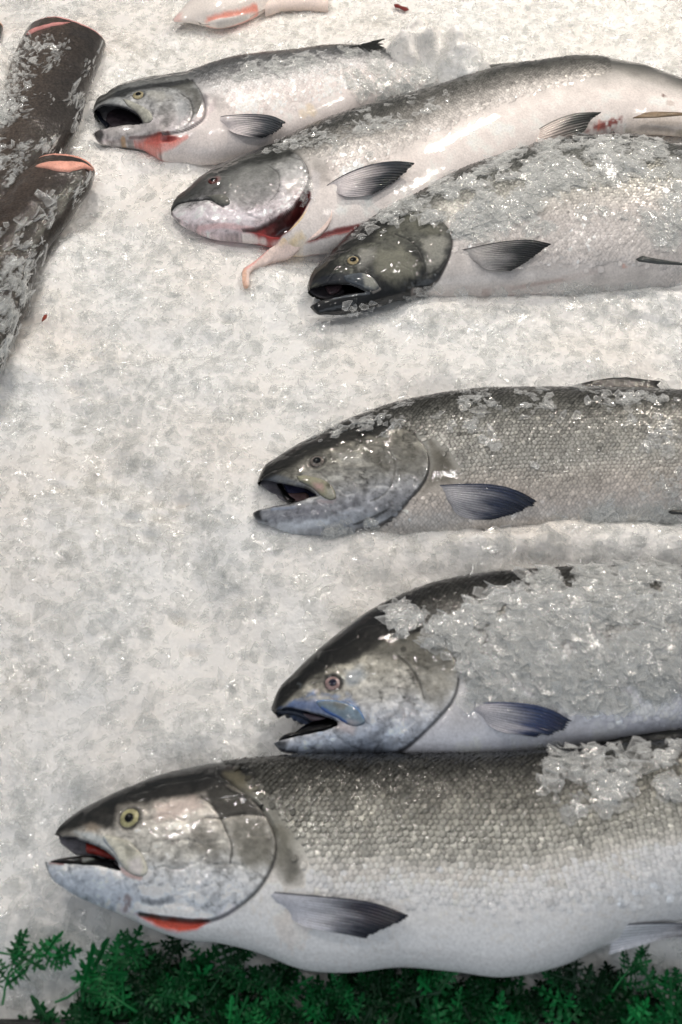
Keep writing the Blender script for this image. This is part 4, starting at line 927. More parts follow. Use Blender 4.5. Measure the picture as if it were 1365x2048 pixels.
# ---- 1: gaping salmon at the top
z1 = Z(160, 80, 400 / 1365); r1 = Z(300, 0, 560 / 1365)
FISH.append(dict(key='gaping', label='smaller silver salmon gaping widest of all, tail end vanishing under ice', zc=0.022, kb=0.48, gain=0.86, seed=11, cell=0.0014,
    st=[(188, 215, 186, 268), (193, 204, 192, 279), (218, 190, 215, 289), (248, 178, 248, 292), (285, 170, 285, 297), (325, 165, 325, 319), (355, 162, 360, 322), (390, 156, 400, 326), (430, 143, 450, 318), (475, 131, 510, 303), (520, 124, 560, 288), (570, 118, 620, 268), (655, 105, 690, 240), (740, 105, 765, 206), (810, 118, 830, 192), (880, 140, 890, 190)],
    shead=0.46, oper=z1([(745, 270), (775, 290), (805, 320), (832, 370), (850, 430), (856, 490), (842, 540), (795, 580), (730, 612), (660, 628), (560, 640)]),
    pre=z1([(660, 360), (705, 372), (750, 410), (770, 470), (765, 540), (730, 590), (660, 616)]),
    gap=z1([(70, 500), (98, 480), (110, 468), (160, 442), (240, 440), (330, 463), (400, 510), (430, 560), (330, 568), (250, 578), (150, 598), (105, 620), (60, 620), (50, 560)]),
    eye=(z1([(402, 379)])[0], 11, (190, 172, 110), (20, 22, 26), 0.42),
    recess=[(z1([(380, 690), (450, 668), (560, 642), (600, 636), (650, 660), (690, 672), (620, 708), (520, 732), (440, 735)]), 0.006, 0.006)],
    slit=(70, 66, 70),
    body=[(0, (44, 46, 44)), (.14, (72, 74, 72)), (.28, (118, 119, 117)), (.42, (172, 169, 166)), (.58, (218, 210, 204)), (.75, (228, 212, 202)), (1, (226, 210, 200))],
    head=[(0, (44, 45, 42)), (.15, (70, 71, 64)), (.3, (150, 150, 142)), (.5, (172, 172, 168)), (.7, (192, 188, 184)), (.85, (206, 192, 188)), (1, (196, 188, 184))],
    ops=[('poly', z1([(95, 470), (110, 430), (210, 372), (330, 325), (430, 305), (640, 283), (770, 265), (790, 300), (680, 320), (560, 325), (450, 340), (360, 350), (290, 385), (200, 400), (140, 430)]), (44, 45, 42), 3, 0.88),
         ('poly', z1([(620, 320), (770, 290), (830, 380), (850, 460), (850, 520), (770, 520), (770, 430), (700, 360)]), (112, 110, 94), 5, 0.75),
         ('poly', z1([(540, 450), (620, 440), (650, 520), (620, 590), (560, 560)]), (116, 114, 108), 7, 0.65),
         ('poly', z1([(450, 350), (560, 345), (620, 400), (560, 420), (470, 400)]), (196, 190, 172), 6, 0.5),
         ('poly', z1([(660, 380), (740, 420), (750, 520), (680, 560), (650, 470)]), (176, 178, 178), 5, 0.6),
         ('line', z1([(690, 365), (750, 410), (770, 470), (765, 540), (730, 590), (660, 616)]), (86, 84, 78), 1.6, 0.75),
         ('dot', z1([(405, 381)])[0], (56, 56, 50), 10, 0.8),
         ('line', z1([(100, 478), (115, 462), (160, 441), (240, 439), (330, 462), (400, 508), (435, 560)]), (28, 34, 48), 3.0, 0.95),
         ('poly', z1([(150, 425), (260, 395), (380, 435), (420, 480), (330, 450), (240, 428)]), (178, 180, 176), 3, 0.7),
         ('line', z1([(105, 618), (150, 598), (250, 578), (330, 568), (430, 560)]), (40, 44, 52), 2.0, 0.85),
         ('poly', z1([(88, 640), (105, 615), (150, 600), (165, 640), (150, 700), (100, 680)]), (34, 35, 36), 3, 0.9),
         ('poly', z1([(180, 600), (400, 570), (540, 580), (600, 620), (400, 640), (220, 650)]), (206, 196, 186), 6, 0.6),
         ('poly', z1([(200, 665), (320, 665), (330, 700), (220, 705)]), (96, 90, 84), 4, 0.5, 300.0), ('dot', z1([(298, 690)])[0], (190, 150, 80), 4, 0.7),
         ('poly', z1([(372, 690), (450, 664), (560, 640), (600, 630), (655, 656), (695, 672), (620, 712), (520, 738), (430, 738), (372, 730)]), (206, 120, 108), 2.5, 0.9),
         ('poly', z1([(560, 645), (610, 636), (650, 665), (600, 690), (560, 680)]), (130, 40, 38), 3, 0.85),
         ('line', z1([(340, 665), (450, 660), (560, 640), (600, 632)]), (96, 44, 44), 2, 0.7),
         ('line', z1([(400, 740), (520, 745), (640, 715), (730, 660)]), (232, 150, 136), 4, 0.6),
         ('poly', z1([(850, 350), (880, 380), (880, 440), (930, 400), (920, 470), (840, 560), (720, 640), (760, 600), (850, 500)]), (218, 196, 192), 4, 0.75),
         ('poly', z1([(830, 350), (870, 370), (880, 440), (855, 470)]), (118, 116, 122), 3, 0.7),
         ('poly', z1([(890, 370), (950, 370), (990, 440), (950, 480), (920, 440)]), (130, 128, 122), 9, 0.45),
         ('dot', (622, 219), (232, 200, 130), 9, 0.5), ('dot', (606, 226), (232, 200, 130), 7, 0.4)],
    maxilla=z1([(290, 402), (340, 412), (400, 440), (455, 468), (495, 508), (500, 540), (470, 568), (438, 566), (415, 530), (380, 490), (330, 455)]), mxcol=(168, 168, 158), mxh=0.0024,
    mouth=[(z1([(98, 480), (115, 465), (170, 442), (300, 450), (430, 520), (440, 570), (300, 572), (190, 590), (150, 555), (120, 515)]), -0.006, (150, 142, 144), 0.001),
           (z1([(190, 500), (240, 470), (330, 490), (400, 530), (430, 560), (320, 570), (210, 585), (180, 550)]), -0.002, (92, 76, 84), 0.002),
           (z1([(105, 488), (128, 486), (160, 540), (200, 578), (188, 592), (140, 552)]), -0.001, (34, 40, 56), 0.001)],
    shoulder=z1([(720, 200), (800, 275), (870, 330), (960, 370), (1000, 440), (1000, 500), (980, 540), (980, 900)]),
    noscale=[z1([(940, 510), (1365, 470), (2000, 300), (2400, 250), (2400, 1000), (800, 1000)])],
    ds=0.0044, send=0.95, met=0.40, rim=[0.30, 0.42, 0.7, 0.9, 1.0], tail=True,
    fins=[dict(name='pectoral_fin', base=(z1([(930, 526)])[0], z1([(985, 590)])[0]), top=z1([(930, 526), (1000, 515), (1100, 507), (1230, 506), (1330, 520), (1415, 558)]), trail=z1([(1415, 558), (1360, 615), (1310, 645), (1250, 668)]), low=z1([(985, 590), (1050, 630), (1150, 655), (1250, 668)]), cols=[(222, 206, 200), (92, 98, 106), (40, 44, 52)], n=12, rag=0.04, seed=12)],
    plates=[('dorsal_fin', r1([(880, 252), (960, 232), (1020, 216), (1075, 200), (1146, 189), (1105, 205), (1140, 210), (1110, 222), (1143, 232), (1115, 245), (1138, 270), (1060, 280), (950, 275)]), 0.030, (26, 27, 25))]))

BUILT = {}
for d in FISH:
    BUILT[d['key']] = build_fish(d)

# ---- gutted salmon's loose belly flap and gut strip
root, bvh2, loft2, _ = BUILT['gutted']
fl = z2([(745, 395), (800, 400), (830, 460), (790, 540), (715, 588), (640, 655), (540, 692), (455, 735), (445, 800), (432, 800), (420, 760), (425, 722), (470, 690), (535, 640), (590, 595), (640, 540), (690, 480), (720, 430)])
Q0, ok0, _ = cast(bvh2, smooth_line(fl + fl[:1])[:-1], 0.014)
zm = np.where(ok0, Q0[:, 2], 0.014); zm = np.convolve(np.r_[zm[-6:], zm, zm[:6]], np.ones(13) / 13, 'valid')
Q = flat(smooth_line(fl + fl[:1])[:-1], zm + 0.003)


FLL = flat(smooth_line(z2([(745, 395), (720, 430), (690, 480), (640, 540), (590, 595), (535, 640), (470, 690), (425, 722), (432, 800)])), 0.03)


def flz(xy, dd):
    w = 1 / (np.linalg.norm(xy[:, None] - Q[None], axis=2) + 1e-4) ** 2
    dl = dist_line(xy, FLL); lf = sstep(0.0, 0.010, dl)
    return (w * zm[None]).sum(axis=1) / w.sum(axis=1) + 0.0035 * np.exp(-(dl / 0.016) ** 2) * np.sqrt(np.clip(dl / 0.004, 0, 1)) + 0.0002


pf = Painter([('poly', z2([(600, 640), (640, 590), (690, 560), (710, 580), (690, 620), (640, 640)]), (236, 200, 90), 5, 0.8), ('line', z2([(600, 590), (535, 645), (470, 692), (425, 722)]), (228, 158, 150), 3, 0.7), ('line', z2([(425, 722), (430, 770), (440, 800)]), (226, 176, 140), 5, 0.8)], 0.86, lambda pts: flat(pts, 0.02))
plate('belly_flap', Q, flz, lambda xy, dd: pf(xy, np.tile(lin((228, 208, 200)) / 0.86, (len(xy), 1)) * (0.9 + 0.2 * fbm(xy, 80, 2, 3))[:, None], np.zeros(len(xy)))[0], M_FLESH, root, 0.0022, 0.004)

# ------------------------------------------------------------------ dark-skinned headless fish on the left, and the pale belly at the top


def dark_chunk(label, st, zc, cutcol, seed, cutpoly=None, kb=0.55, skin=((70, 61, 54), (44, 40, 37)), gain=0.85, group='headless dark fish at the left'):
    loft = Loft(st, zc, kb, 0.001, 0.98, floor=1.0)
    root = thing('headless_fish', label, 'fish', tuple(np.r_[loft.at(np.array([0.5 * loft.L]), np.array([1.57]))[0][:2], zc]), group)
    S = np.linspace(0, loft.L, 150); TH = np.r_[np.linspace(0, math.pi, 120), np.linspace(math.pi, 2 * math.pi, 26)[1:-1]]
    P, ss, tt = loft.grid(S, TH); m = len(TH); n = len(S)
    P[:, 2] += np.where(tt <= math.pi, 1, 0) * np.sin(np.clip(tt, 0, math.pi)) * (0.009 * (fbm(P[:, :2], 22, 3, seed) - 0.5) + 0.0012 * (fbm(P[:, :2], 160, 2, seed) - 0.5))
    t = (1 - np.cos(tt)) / 2; nz = fbm(P[:, :2], 30, 4, seed); n2 = fbm(P[:, :2] * [1, 1], 220, 3, seed + 3)
    C = (lin(skin[0]) * (1 - sstep(0.3, 0.9, t + 0.5 * (nz - 0.5)))[:, None] + lin(skin[1]) * sstep(0.3, 0.9, t + 0.5 * (nz - 0.5))[:, None]) / gain
    C = C * (0.55 + 0.9 * nz)[:, None] * (0.65 + 0.7 * n2)[:, None]
    i = (np.arange(n - 1)[:, None] * m + np.arange(m)[None]); j = (np.arange(n - 1)[:, None] * m + (np.arange(m)[None] + 1) % m)
    F = np.column_stack([i.ravel(), j.ravel(), (j + m).ravel(), (i + m).ravel()])
    P = np.vstack([P, P[-m:].mean(axis=0)]); C = np.vstack([C, C[-1:]]); last = (n - 1) * m
    cap = np.array([(last + k, last + (k + 1) % m, len(P) - 1) for k in range(m)])
    make_mesh('body', P, cap, F, rgba(C, 0.0), M_DARK, root)
    bv = BVHTree.FromPolygons([Vector(p) for p in P], [tuple(f) for f in F.tolist()])
    # cut face closing the neck: a slightly domed disc of flesh inside a dark rim of skin
    ring = P[:m]; c = ring.mean(axis=0); ax = np.r_[(loft.D[0] + loft.V[0]) / 2 - (loft.D[1] + loft.V[1]) / 2, 0]; ax /= np.linalg.norm(ax)
    V = []; Cc = []; fr = [1.0, 0.97, 0.93, 0.8, 0.6, 0.35, 0.0]
    rs = np.random.default_rng(seed)
    for f in fr:
        h = 0.004 * math.sqrt(1 - f * f) + 0.0022 * (f < 0.99)
        pts = c + (ring - c) * f + ax * h + (rs.normal(size=(m, 3)) * 0.0004 if f < 0.95 else 0)
        V.append(pts); col = lin(cutcol) / gain * (0.75 + 0.5 * fbm(pts[:, [0, 2]] * 1.0, 120, 3, seed))[:, None]
        if 0.5 < f < 0.9: col = col * [1.0, 0.9, 0.88]
        Cc.append(col)
    F2 = np.array([(a * m + k, a * m + (k + 1) % m, (a + 1) * m + (k + 1) % m, (a + 1) * m + k) for a in range(len(fr) - 1) for k in range(m)])
    make_mesh('cut_face', np.vstack(V), None, F2, rgba(np.vstack(Cc), 0.0), M_FLESH, root)
    # the flesh that shows above the skin edge
    if cutpoly:
        H, ok, _ = cast(bv, cutpoly, zc + 0.02); z0 = H[:, 2]; Qp = flat(cutpoly, z0 + 0.002)

        def cz(xy, dd):
            w = 1 / (np.linalg.norm(xy[:, None] - Qp[None], axis=2) + 1e-4) ** 2
            return (w * z0[None]).sum(axis=1) / w.sum(axis=1) + 0.0005 + 0.004 * np.sqrt(np.clip(dd / 0.008, 0, 1))
        plate('neck_flesh', Qp, cz, lambda xy, dd: lin(cutcol) / gain * (0.75 + 0.5 * fbm(xy, 90, 3, seed))[:, None] * (0.8 + 0.25 * np.clip(dd / 0.004, 0, 1))[:, None], M_FLESH, root, 0.003, 0.004)
    SURF.append((label, bv, zc, loft))
    return root, bv, loft


za = Z(0, 20, 260 / 1331); zb = Z(0, 300, 260 / 1065)
CH_A = dark_chunk('brown black headless fish at upper left, cut neck rimmed in thin pink, flaked with ice', [(50, 74, 214, 90), (38, 97, 205, 118), (22, 132, 192, 150), (4, 190, 177, 190), (-16, 250, 160, 248), (-42, 320, 130, 308), (-72, 400, 95, 372), (-110, 500, 45, 470)], 0.030, (206, 142, 138), 3,
                  za([(262, 240), (320, 195), (380, 165), (460, 140), (540, 122), (640, 112), (720, 112), (640, 130), (560, 150), (460, 176), (390, 198), (320, 234), (280, 248)]))
CH_B = dark_chunk('dark brown headless fish with salmon pink neck cut, lying at left below another', [(68, 334, 192, 346), (54, 347, 184, 376), (32, 367, 162, 406), (0, 400, 141, 441), (-35, 442, 108, 482), (-60, 492, 80, 530), (-80, 552, 66, 590), (-95, 622, 40, 655), (-105, 692, 8, 722), (-110, 762, -20, 790)], 0.036, (226, 164, 146), 8,
                  zb([(285, 128), (340, 100), (420, 84), (500, 80), (580, 82), (650, 88), (720, 112), (760, 142), (700, 138), (640, 150), (570, 168), (500, 166), (430, 156), (370, 140), (310, 136)]), skin=((66, 56, 49), (42, 38, 34)))
CH_C = dark_chunk('dark fish end just showing at the very left edge near the top', [(-75, 42, 8, 57), (-88, 62, 5, 68), (-110, 110, -15, 110), (-135, 180, -50, 180)], 0.02, (206, 150, 120), 5)
m_, nt_, p_ = None, None, None
lo_ = flat([(-6, 372), (3, 370), (10, 380), (4, 396), (-8, 402)], 0.03)
t_ = plate('fish_scrap', lo_, lambda xy, dd: 0.03 + 0.006 * np.sqrt(np.clip(dd / 0.006, 0, 1)), lambda xy, dd: np.tile(lin((226, 160, 132)) / 0.85, (len(xy), 1)), M_FLESH, None, 0.002, 0.02)
t_['label'] = 'small peach pink scrap of fish against the lower dark fish at left edge'; t_['category'] = 'fish scrap'

# pale belly of a fish at the top edge
lt = Loft([(347, 39, 349, 43), (372, 14, 388, 44), (402, -8, 432, 51), (450, -35, 482, 41), (520, -62, 540, 12), (610, -90, 610, -20), (720, -110, 720, -60)], 0.02, 0.6, 0.03)
rt = thing('pale_fish', 'white and pink gutted fish belly cut off by the top edge', 'fish', tuple(np.r_[lt.at(np.array([0.3 * lt.L]), np.array([1.57]))[0][:2], 0.02]))
S = np.linspace(0, lt.L, 90); TH = np.r_[np.linspace(0, math.pi, 60), np.linspace(math.pi, 2 * math.pi, 20)[1:-1]]
P, ss, tt = lt.grid(S, TH); mm = len(TH)
bv_t = lt.bvh(80, 40)
slot = cast(bv_t, smooth_line(r1([(250, 92), (300, 75), (400, 56), (500, 28), (620, -10)])), 0.02)[0][:, :2]
P[:, 2] -= np.where(tt < math.pi, 0.005 * np.exp(-(dist_line(P[:, :2], slot) / 0.004) ** 2), 0)
C = np.tile(lin((236, 228, 222)) / 0.95, (len(P), 1)) * (0.9 + 0.15 * fbm(P[:, :2], 50, 2, 2))[:, None]
C, _ = Painter([('line', r1([(280, 82), (330, 68), (420, 52), (520, 22)]), (232, 150, 128), 4, 0.8), ('dot', (348, 40), (228, 176, 166), 16, 0.6), ('line', r1([(330, 125), (430, 102), (540, 62), (620, 10)]), (176, 176, 172), 5, 0.5)], 0.95, lambda pts: cast(bv_t, pts, 0.02)[0][:, :2])(P[:, :2], C, np.zeros(len(P)))
i = (np.arange(89)[:, None] * mm + np.arange(mm)[None]); j = (np.arange(89)[:, None] * mm + (np.arange(mm)[None] + 1) % mm)
make_mesh('body', P, None, np.column_stack([i.ravel(), j.ravel(), (j + mm).ravel(), (i + mm).ravel()]), rgba(C, 0.0), M_SKIN, rt)
flp = flat(r1([(560, 20), (640, -5), (760, -10), (870, -2), (870, -60), (560, -60)]), 0.03)
plate('belly_flap', flp, lambda xy, dd: 0.02 + 0.008 * np.sqrt(np.clip(dd / 0.01, 0, 1)), lambda xy, dd: np.tile(lin((234, 218, 210)) / 0.95, (len(xy), 1)), M_FLESH, rt, 0.005, 0.01)

# ------------------------------------------------------------------ ice bed
MOUNDS = []   # (polyline in metres, height, width)


def mound(pts, h, w, z=0.0):
    MOUNDS.append((flat(smooth_line(pts), z), h, w))


mound([(790, 1100), (900, 1104), (1000, 1094), (1100, 1084)], 0.008, 0.028)
mound([(600, 1098), (660, 1102), (720, 1106)], 0.006, 0.020)
mound([(870, 634), (960, 628), (1100, 622), (1250, 612), (1400, 604), (1700, 586)], 0.013, 0.045)
mound([(812, 165), (840, 160), (890, 172), (930, 195)], 0.084, 0.040)                                           # heap over the gaping salmon's tail
mound([(430, 310), (470, 300), (490, 318)], 0.026, 0.018)                                                                    # lump beside its belly
mound([(240, 320), (330, 335), (390, 335)], 0.010, 0.020)
mound([(280, 470), (330, 500), (420, 520)], 0.004, 0.02)
mound([(-20, 380), (-10, 300), (-5, 240), (15, 175)], 0.062, 0.030)
mound([(150, 500), (115, 570), (100, 630), (70, 690), (40, 750)], 0.016, 0.026)
mound([(200, 130), (190, 200), (160, 280), (190, 380)], 0.012, 0.028)
mound([(640, 1200), (720, 1165), (820, 1130), (950, 1110), (1100, 1100), (1365, 1100)], 0.007, 0.05)
mound([(960, 1140), (1060, 1130), (1180, 1122), (1400, 1116), (1700, 1124)], 0.020, 0.034)
mound([(200, 1560), (300, 1530), (400, 1505), (500, 1490)], 0.008, 0.03)
mound([(700, 790), (850, 760), (1000, 740), (1200, 735), (1400, 740)], 0.007, 0.04)
mound([(150, 680), (260, 690), (420, 700)], -0.008, 0.022)
mound([(230, 950), (330, 1000), (400, 1180), (390, 1240)], -0.008, 0.022)


PITS = flat([(250, 716), (190, 711), (320, 700), (205, 972), (312, 997), (322, 1032), (365, 1002), (356, 1226), (386, 1296), (118, 976), (300, 1072), (262, 1040), (640, 690), (150, 770), (214, 790), (455, 640)], 0.004)


def bed_z(xy):
    z = 0.022 * (fbm(xy, 8, 2, 31) - 0.5) + 0.0045 * (fbm(xy, 34, 2, 77) - 0.5) + 0.004
    for L, h, w in MOUNDS:
        lo = L.min(axis=0) - 3 * w; hi = L.max(axis=0) + 3 * w
        m = np.where(np.all((xy > lo) & (xy < hi), axis=1))[0]
        if len(m):
            z[m] += h * np.exp(-(dist_line(xy[m], L) / w) ** 2) * (0.75 + 0.5 * fbm(xy[m], 50, 2, 3))
    for p_ in PITS: z -= 0.016 * np.exp(-(((xy - p_) * [0.7, 1.0]) ** 2).sum(axis=1) / 0.0045 ** 2)
    fy = flat([(682, 1975)], 0)[0][1]
    return z - 0.030 * (1 - sstep(fy - 0.02, fy + 0.055, xy[:, 1]))


X = np.r_[np.arange(-0.97, -0.60, 0.02), np.arange(-0.60, 0.60, 0.0033), np.arange(0.60, 0.98, 0.02)]; Y = np.r_[np.arange(-0.485, 1.05, 0.0033), np.arange(1.05, 1.5, 0.02)]
gx, gy = np.meshgrid(X, Y, indexing='ij'); XY = np.column_stack([gx.ravel(), gy.ravel()])
zz = bed_z(XY) + 0.0020 * (fbm(XY + 0.006 * np.column_stack([fbm(XY, 80, 2, 1), fbm(XY, 80, 2, 2)]), 75, 3, 55) - 0.5) - 0.0014 * np.abs(fbm(XY, 120, 2, 66) - 0.5); nx_, ny_ = len(X), len(Y)
i = (np.arange(nx_ - 1)[:, None] * ny_ + np.arange(ny_ - 1)[None]).ravel()
bed = make_mesh('ice_bed', np.column_stack([XY, zz]), None, np.column_stack([i, i + ny_, i + ny_ + 1, i + 1]), None, M_BED)
bed['kind'] = 'structure'


def flakes(name, P, N, R, tint, mat, seed, thick=0.16, tilt=0.45):
    """thin broken plates of ice: centre P, resting normal N, radius R"""
    rs = np.random.default_rng(seed); n = len(P); k = 6
    Nn = N + tilt * rs.normal(size=(n, 3)); Nn[:, 2] = np.abs(Nn[:, 2]) + 0.05; Nn /= np.linalg.norm(Nn, axis=1)[:, None]
    a = rs.normal(size=(n, 3)); a -= Nn * np.einsum('ij,ij->i', a, Nn)[:, None]; a /= np.linalg.norm(a, axis=1)[:, None]
    b = np.cross(Nn, a)
    ang = (np.arange(k)[None] + rs.uniform(-0.38, 0.38, (n, k))) * 2 * math.pi / k
    rad = R[:, None] * rs.uniform(0.55, 1.2, (n, k)); el = rs.uniform(0.9, 1.7, n)[:, None]
    x = np.cos(ang) * rad * el; y = np.sin(ang) * rad / np.sqrt(el)
    cv = rs.normal(0, 0.12, n)[:, None] / R[:, None]
    h = cv * x * x + rs.normal(0, 0.06, (n, k)) * R[:, None]
    top = P[:, None] + a[:, None] * x[..., None] + b[:, None] * y[..., None] + Nn[:, None] * h[..., None]
    th = (R * thick * rs.uniform(0.6, 1.6, n))[:, None, None]
    bot = top * 1.0 - Nn[:, None] * th + (P[:, None] - top) * 0.12
    cen = (P + Nn * (R * rs.normal(0.05, 0.06, n))[:, None])[:, None]
    V = np.concatenate([cen, top, bot], axis=1); m = 1 + 2 * k
    tri = []
    for q in range(k):
        q2 = (q + 1) % k
        tri += [(0, 1 + q, 1 + q2), (1 + q, 1 + k + q, 1 + k + q2), (1 + q, 1 + k + q2, 1 + q2)]
    tri = np.array(tri); F = (tri[None] + (np.arange(n) * m)[:, None, None]).reshape(-1, 3)
    C = np.repeat(rgba(tint, 0.0)[:, None], m, axis=1); C[:, 1:1 + k, 3] = 0.55; C[:, 1 + k:, 3] = 1.0
    o = make_mesh(name, V.reshape(-1, 3), F, None, C.reshape(-1, 4), mat, None, smooth=False)
    o['kind'] = 'stuff'
    return o


def up_normals(n): return np.tile([0.0, 0, 1.0], (n, 1))


# loose flakes over the whole bed: sampled evenly over the photograph's view of it, so size follows the place
N0 = 40000
corners = flat([(-90, -60), (1455, -60), (1455, 2000), (-90, 2000)], 0)
q = np.column_stack([RNG.uniform(corners[:, 0].min(), corners[:, 0].max(), N0 * 2), RNG.uniform(corners[3, 1], corners[0, 1], N0 * 2)])
q = q[inside(q, corners)]; q = q[RNG.random(len(q)) < 0.55 + 0.6 * sstep(0.40, 0.62, fbm(q, 13, 3, 71))][:N0]
zb_ = bed_z(q)
cover = np.zeros(len(q), bool)
for key, bv, zc, loft in SURF:
    lo = np.minimum(loft.D.min(axis=0), loft.V.min(axis=0)); hi = np.maximum(loft.D.max(axis=0), loft.V.max(axis=0))
    idx = np.where(np.all((q > lo) & (q < hi), axis=1))[0]
    zt = drop(bv, q[idx], -1.0); cover[idx] |= zt > zb_[idx] + 0.006
for p_ in PITS: cover |= (((q - p_) * [0.7, 1.0]) ** 2).sum(axis=1) < 0.0040 ** 2
q = q[~cover]; zb_ = zb_[~cover]; n = len(q)
R = np.exp(RNG.normal(math.log(0.0046), 0.48, n)).clip(0.0016, 0.015)
e = 0.004
gxn = (bed_z(q + [e, 0]) - bed_z(q - [e, 0])) / (2 * e); gyn = (bed_z(q + [0, e]) - bed_z(q - [0, e])) / (2 * e)
Nb = np.column_stack([-gxn, -gyn, np.ones(n)])
warm = fbm(q, 6, 3, 90)[:, None]
tint = (np.array([0.96, 0.955, 0.945]) * (1 - 0.5 * sstep(0.45, 0.75, warm)) + np.array([0.95, 0.92, 0.885]) * 0.5 * sstep(0.45, 0.75, warm)) * RNG.uniform(0.95, 1.03, (n, 1))
flakes('ice_flakes', np.column_stack([q, zb_ + RNG.uniform(-0.003, 0.0018, n)]), Nb, R, tint.clip(0, 0.97), M_ICE, 5, tilt=0.24, thick=0.22)

# ice lying on the fish: (fish, outline on the photograph, how many, size, patchiness)
COVER = [
    ('blue', z5([(650, 265), (720, 225), (840, 190), (930, 120), (1030, 90), (1060, 30), (1200, 10), (1700, -20), (1700, 330), (1640, 480), (1500, 540), (1280, 560), (1080, 535), (840, 530), (850, 440), (830, 360), (770, 330), (700, 290)]), 4600, 0.0074, 0.43),
    ('blue', z5([(560, 140), (640, 200), (680, 270), (620, 280), (540, 250), (500, 190)]), 150, 0.0052, 0.45),
    ('blue', z5([(1080, 700), (1180, 690), (1250, 720), (1400, 700), (1400, 740), (1120, 760)]), 160, 0.006, 0.2),
    ('front', r6([(660, 230), (760, 240), (1000, 210), (1120, 300), (1160, 360), (1060, 480), (980, 560), (860, 560), (800, 430), (700, 400), (740, 350), (680, 300)]), 250, 0.0070, 0.38),
    ('front', r6([(1130, 220), (1365, 170), (1365, 300), (1250, 330), (1150, 290)]), 120, 0.0060, 0.45),
    ('front', r6([(1250, 400), (1365, 380), (1365, 500), (1280, 480)]), 40, 0.0060, 0.4),
    ('middle', [(560, 905), (640, 868), (730, 826), (800, 804), (900, 786), (1000, 776), (1365, 775), (1365, 830), (1200, 815), (1000, 815), (860, 830), (720, 858), (650, 880)], 520, 0.0060, 0.50),
    ('middle', [(900, 840), (1365, 830), (1365, 1000), (1200, 960), (1100, 930), (960, 930)], 260, 0.0052, 0.55),
    ('middle', [(1090, 1040), (1200, 1020), (1400, 1005), (1400, 1060), (1090, 1075)], 420, 0.0062, 0.25),
    ('dark', [(820, 596), (1000, 590), (1200, 575), (1400, 565), (1400, 600), (820, 606)], 260, 0.0058, 0.30),
    ('middle', [(640, 1045), (740, 1040), (760, 1075), (640, 1080)], 50, 0.005, 0.4),
    ('dark', [(760, 440), (800, 395), (900, 345), (1000, 310), (1100, 285), (1240, 270), (1365, 300), (1365, 345), (1250, 350), (1110, 380), (1070, 400), (1060, 440), (960, 470), (900, 480), (890, 440), (850, 425)], 2300, 0.0074, 0.38),
    ('dark', [(1330, 350), (1400, 350), (1400, 500), (1310, 480), (1330, 420)], 200, 0.0072, 0.3),
    ('dark', [(980, 420), (1080, 400), (1200, 420), (1330, 430), (1330, 480), (1200, 440), (1050, 480)], 160, 0.0062, 0.5),
    ('dark', [(690, 480), (760, 430), (800, 415), (790, 440), (720, 480)], 60, 0.0052, 0.4),
    ('dark', [(690, 625), (760, 612), (800, 600), (860, 592), (880, 602), (800, 620), (700, 640)], 60, 0.0052, 0.3),
    ('gutted', [(520, 312), (560, 290), (680, 242), (800, 205), (900, 176), (900, 215), (800, 250), (700, 275), (610, 300)], 420, 0.0062, 0.45),
    ('gutted', [(700, 240), (820, 250), (860, 215), (780, 320), (680, 320)], 160, 0.0055, 0.5),
    ('gutted', [(605, 380), (618, 350), (630, 370), (615, 400), (600, 410)], 40, 0.004, 0.2),
    ('gaping', [(420, 146), (560, 117), (660, 100), (770, 105), (770, 135), (680, 130), (560, 150), (460, 160)], 260, 0.0060, 0.45),
    ('gaping', [(760, 125), (830, 120), (900, 150), (900, 200), (790, 205), (750, 180)], 240, 0.0075, 0.2),
    ('gaping', [(640, 150), (720, 140), (790, 160), (790, 230), (700, 215)], 140, 0.0060, 0.5),
    (CH_A[0]['label'], za([(280, 260), (480, 240), (720, 300), (700, 480), (540, 560), (580, 800), (500, 900), (330, 920), (60, 1100), (-100, 900), (60, 560)]), 620, 0.0062, 0.47),
    (CH_A[0]['label'], za([(-100, 900), (200, 900), (330, 1200), (280, 1500), (60, 1800), (-200, 1800)]), 700, 0.0066, 0.36),
    (CH_A[0]['label'], za([(1050, 400), (960, 560), (900, 800), (820, 1060), (740, 1300), (640, 1480), (560, 1540), (520, 1400), (640, 1200), (740, 1000), (850, 700), (950, 450)]), 260, 0.0080, 0.40),
    (CH_A[0]['label'], za([(320, 1300), (470, 1330), (560, 1450), (400, 1500)]), 40, 0.0080, 0.3),
    (CH_B[0]['label'], zb([(760, 180), (740, 300), (640, 430), (590, 560), (440, 690), (340, 880), (230, 1000), (200, 900), (330, 700), (480, 480), (620, 300), (700, 180)]), 300, 0.0074, 0.40),
    (CH_B[0]['label'], zb([(-50, 880), (120, 860), (260, 960), (240, 1300), (120, 1450), (120, 1650), (-50, 1800), (-80, 1300)]), 640, 0.0068, 0.38),
    (CH_B[0]['label'], zb([(-40, 440), (110, 460), (190, 780), (60, 820), (-40, 700)]), 50, 0.0078, 0.5),
    (CH_B[0]['label'], zb([(60, 350), (520, 280), (520, 640), (300, 720), (120, 600)]), 40, 0.0072, 0.5),
]
bvs = {k: bv for k, bv, zc, loft in SURF}
allP, allN, allR = [], [], []
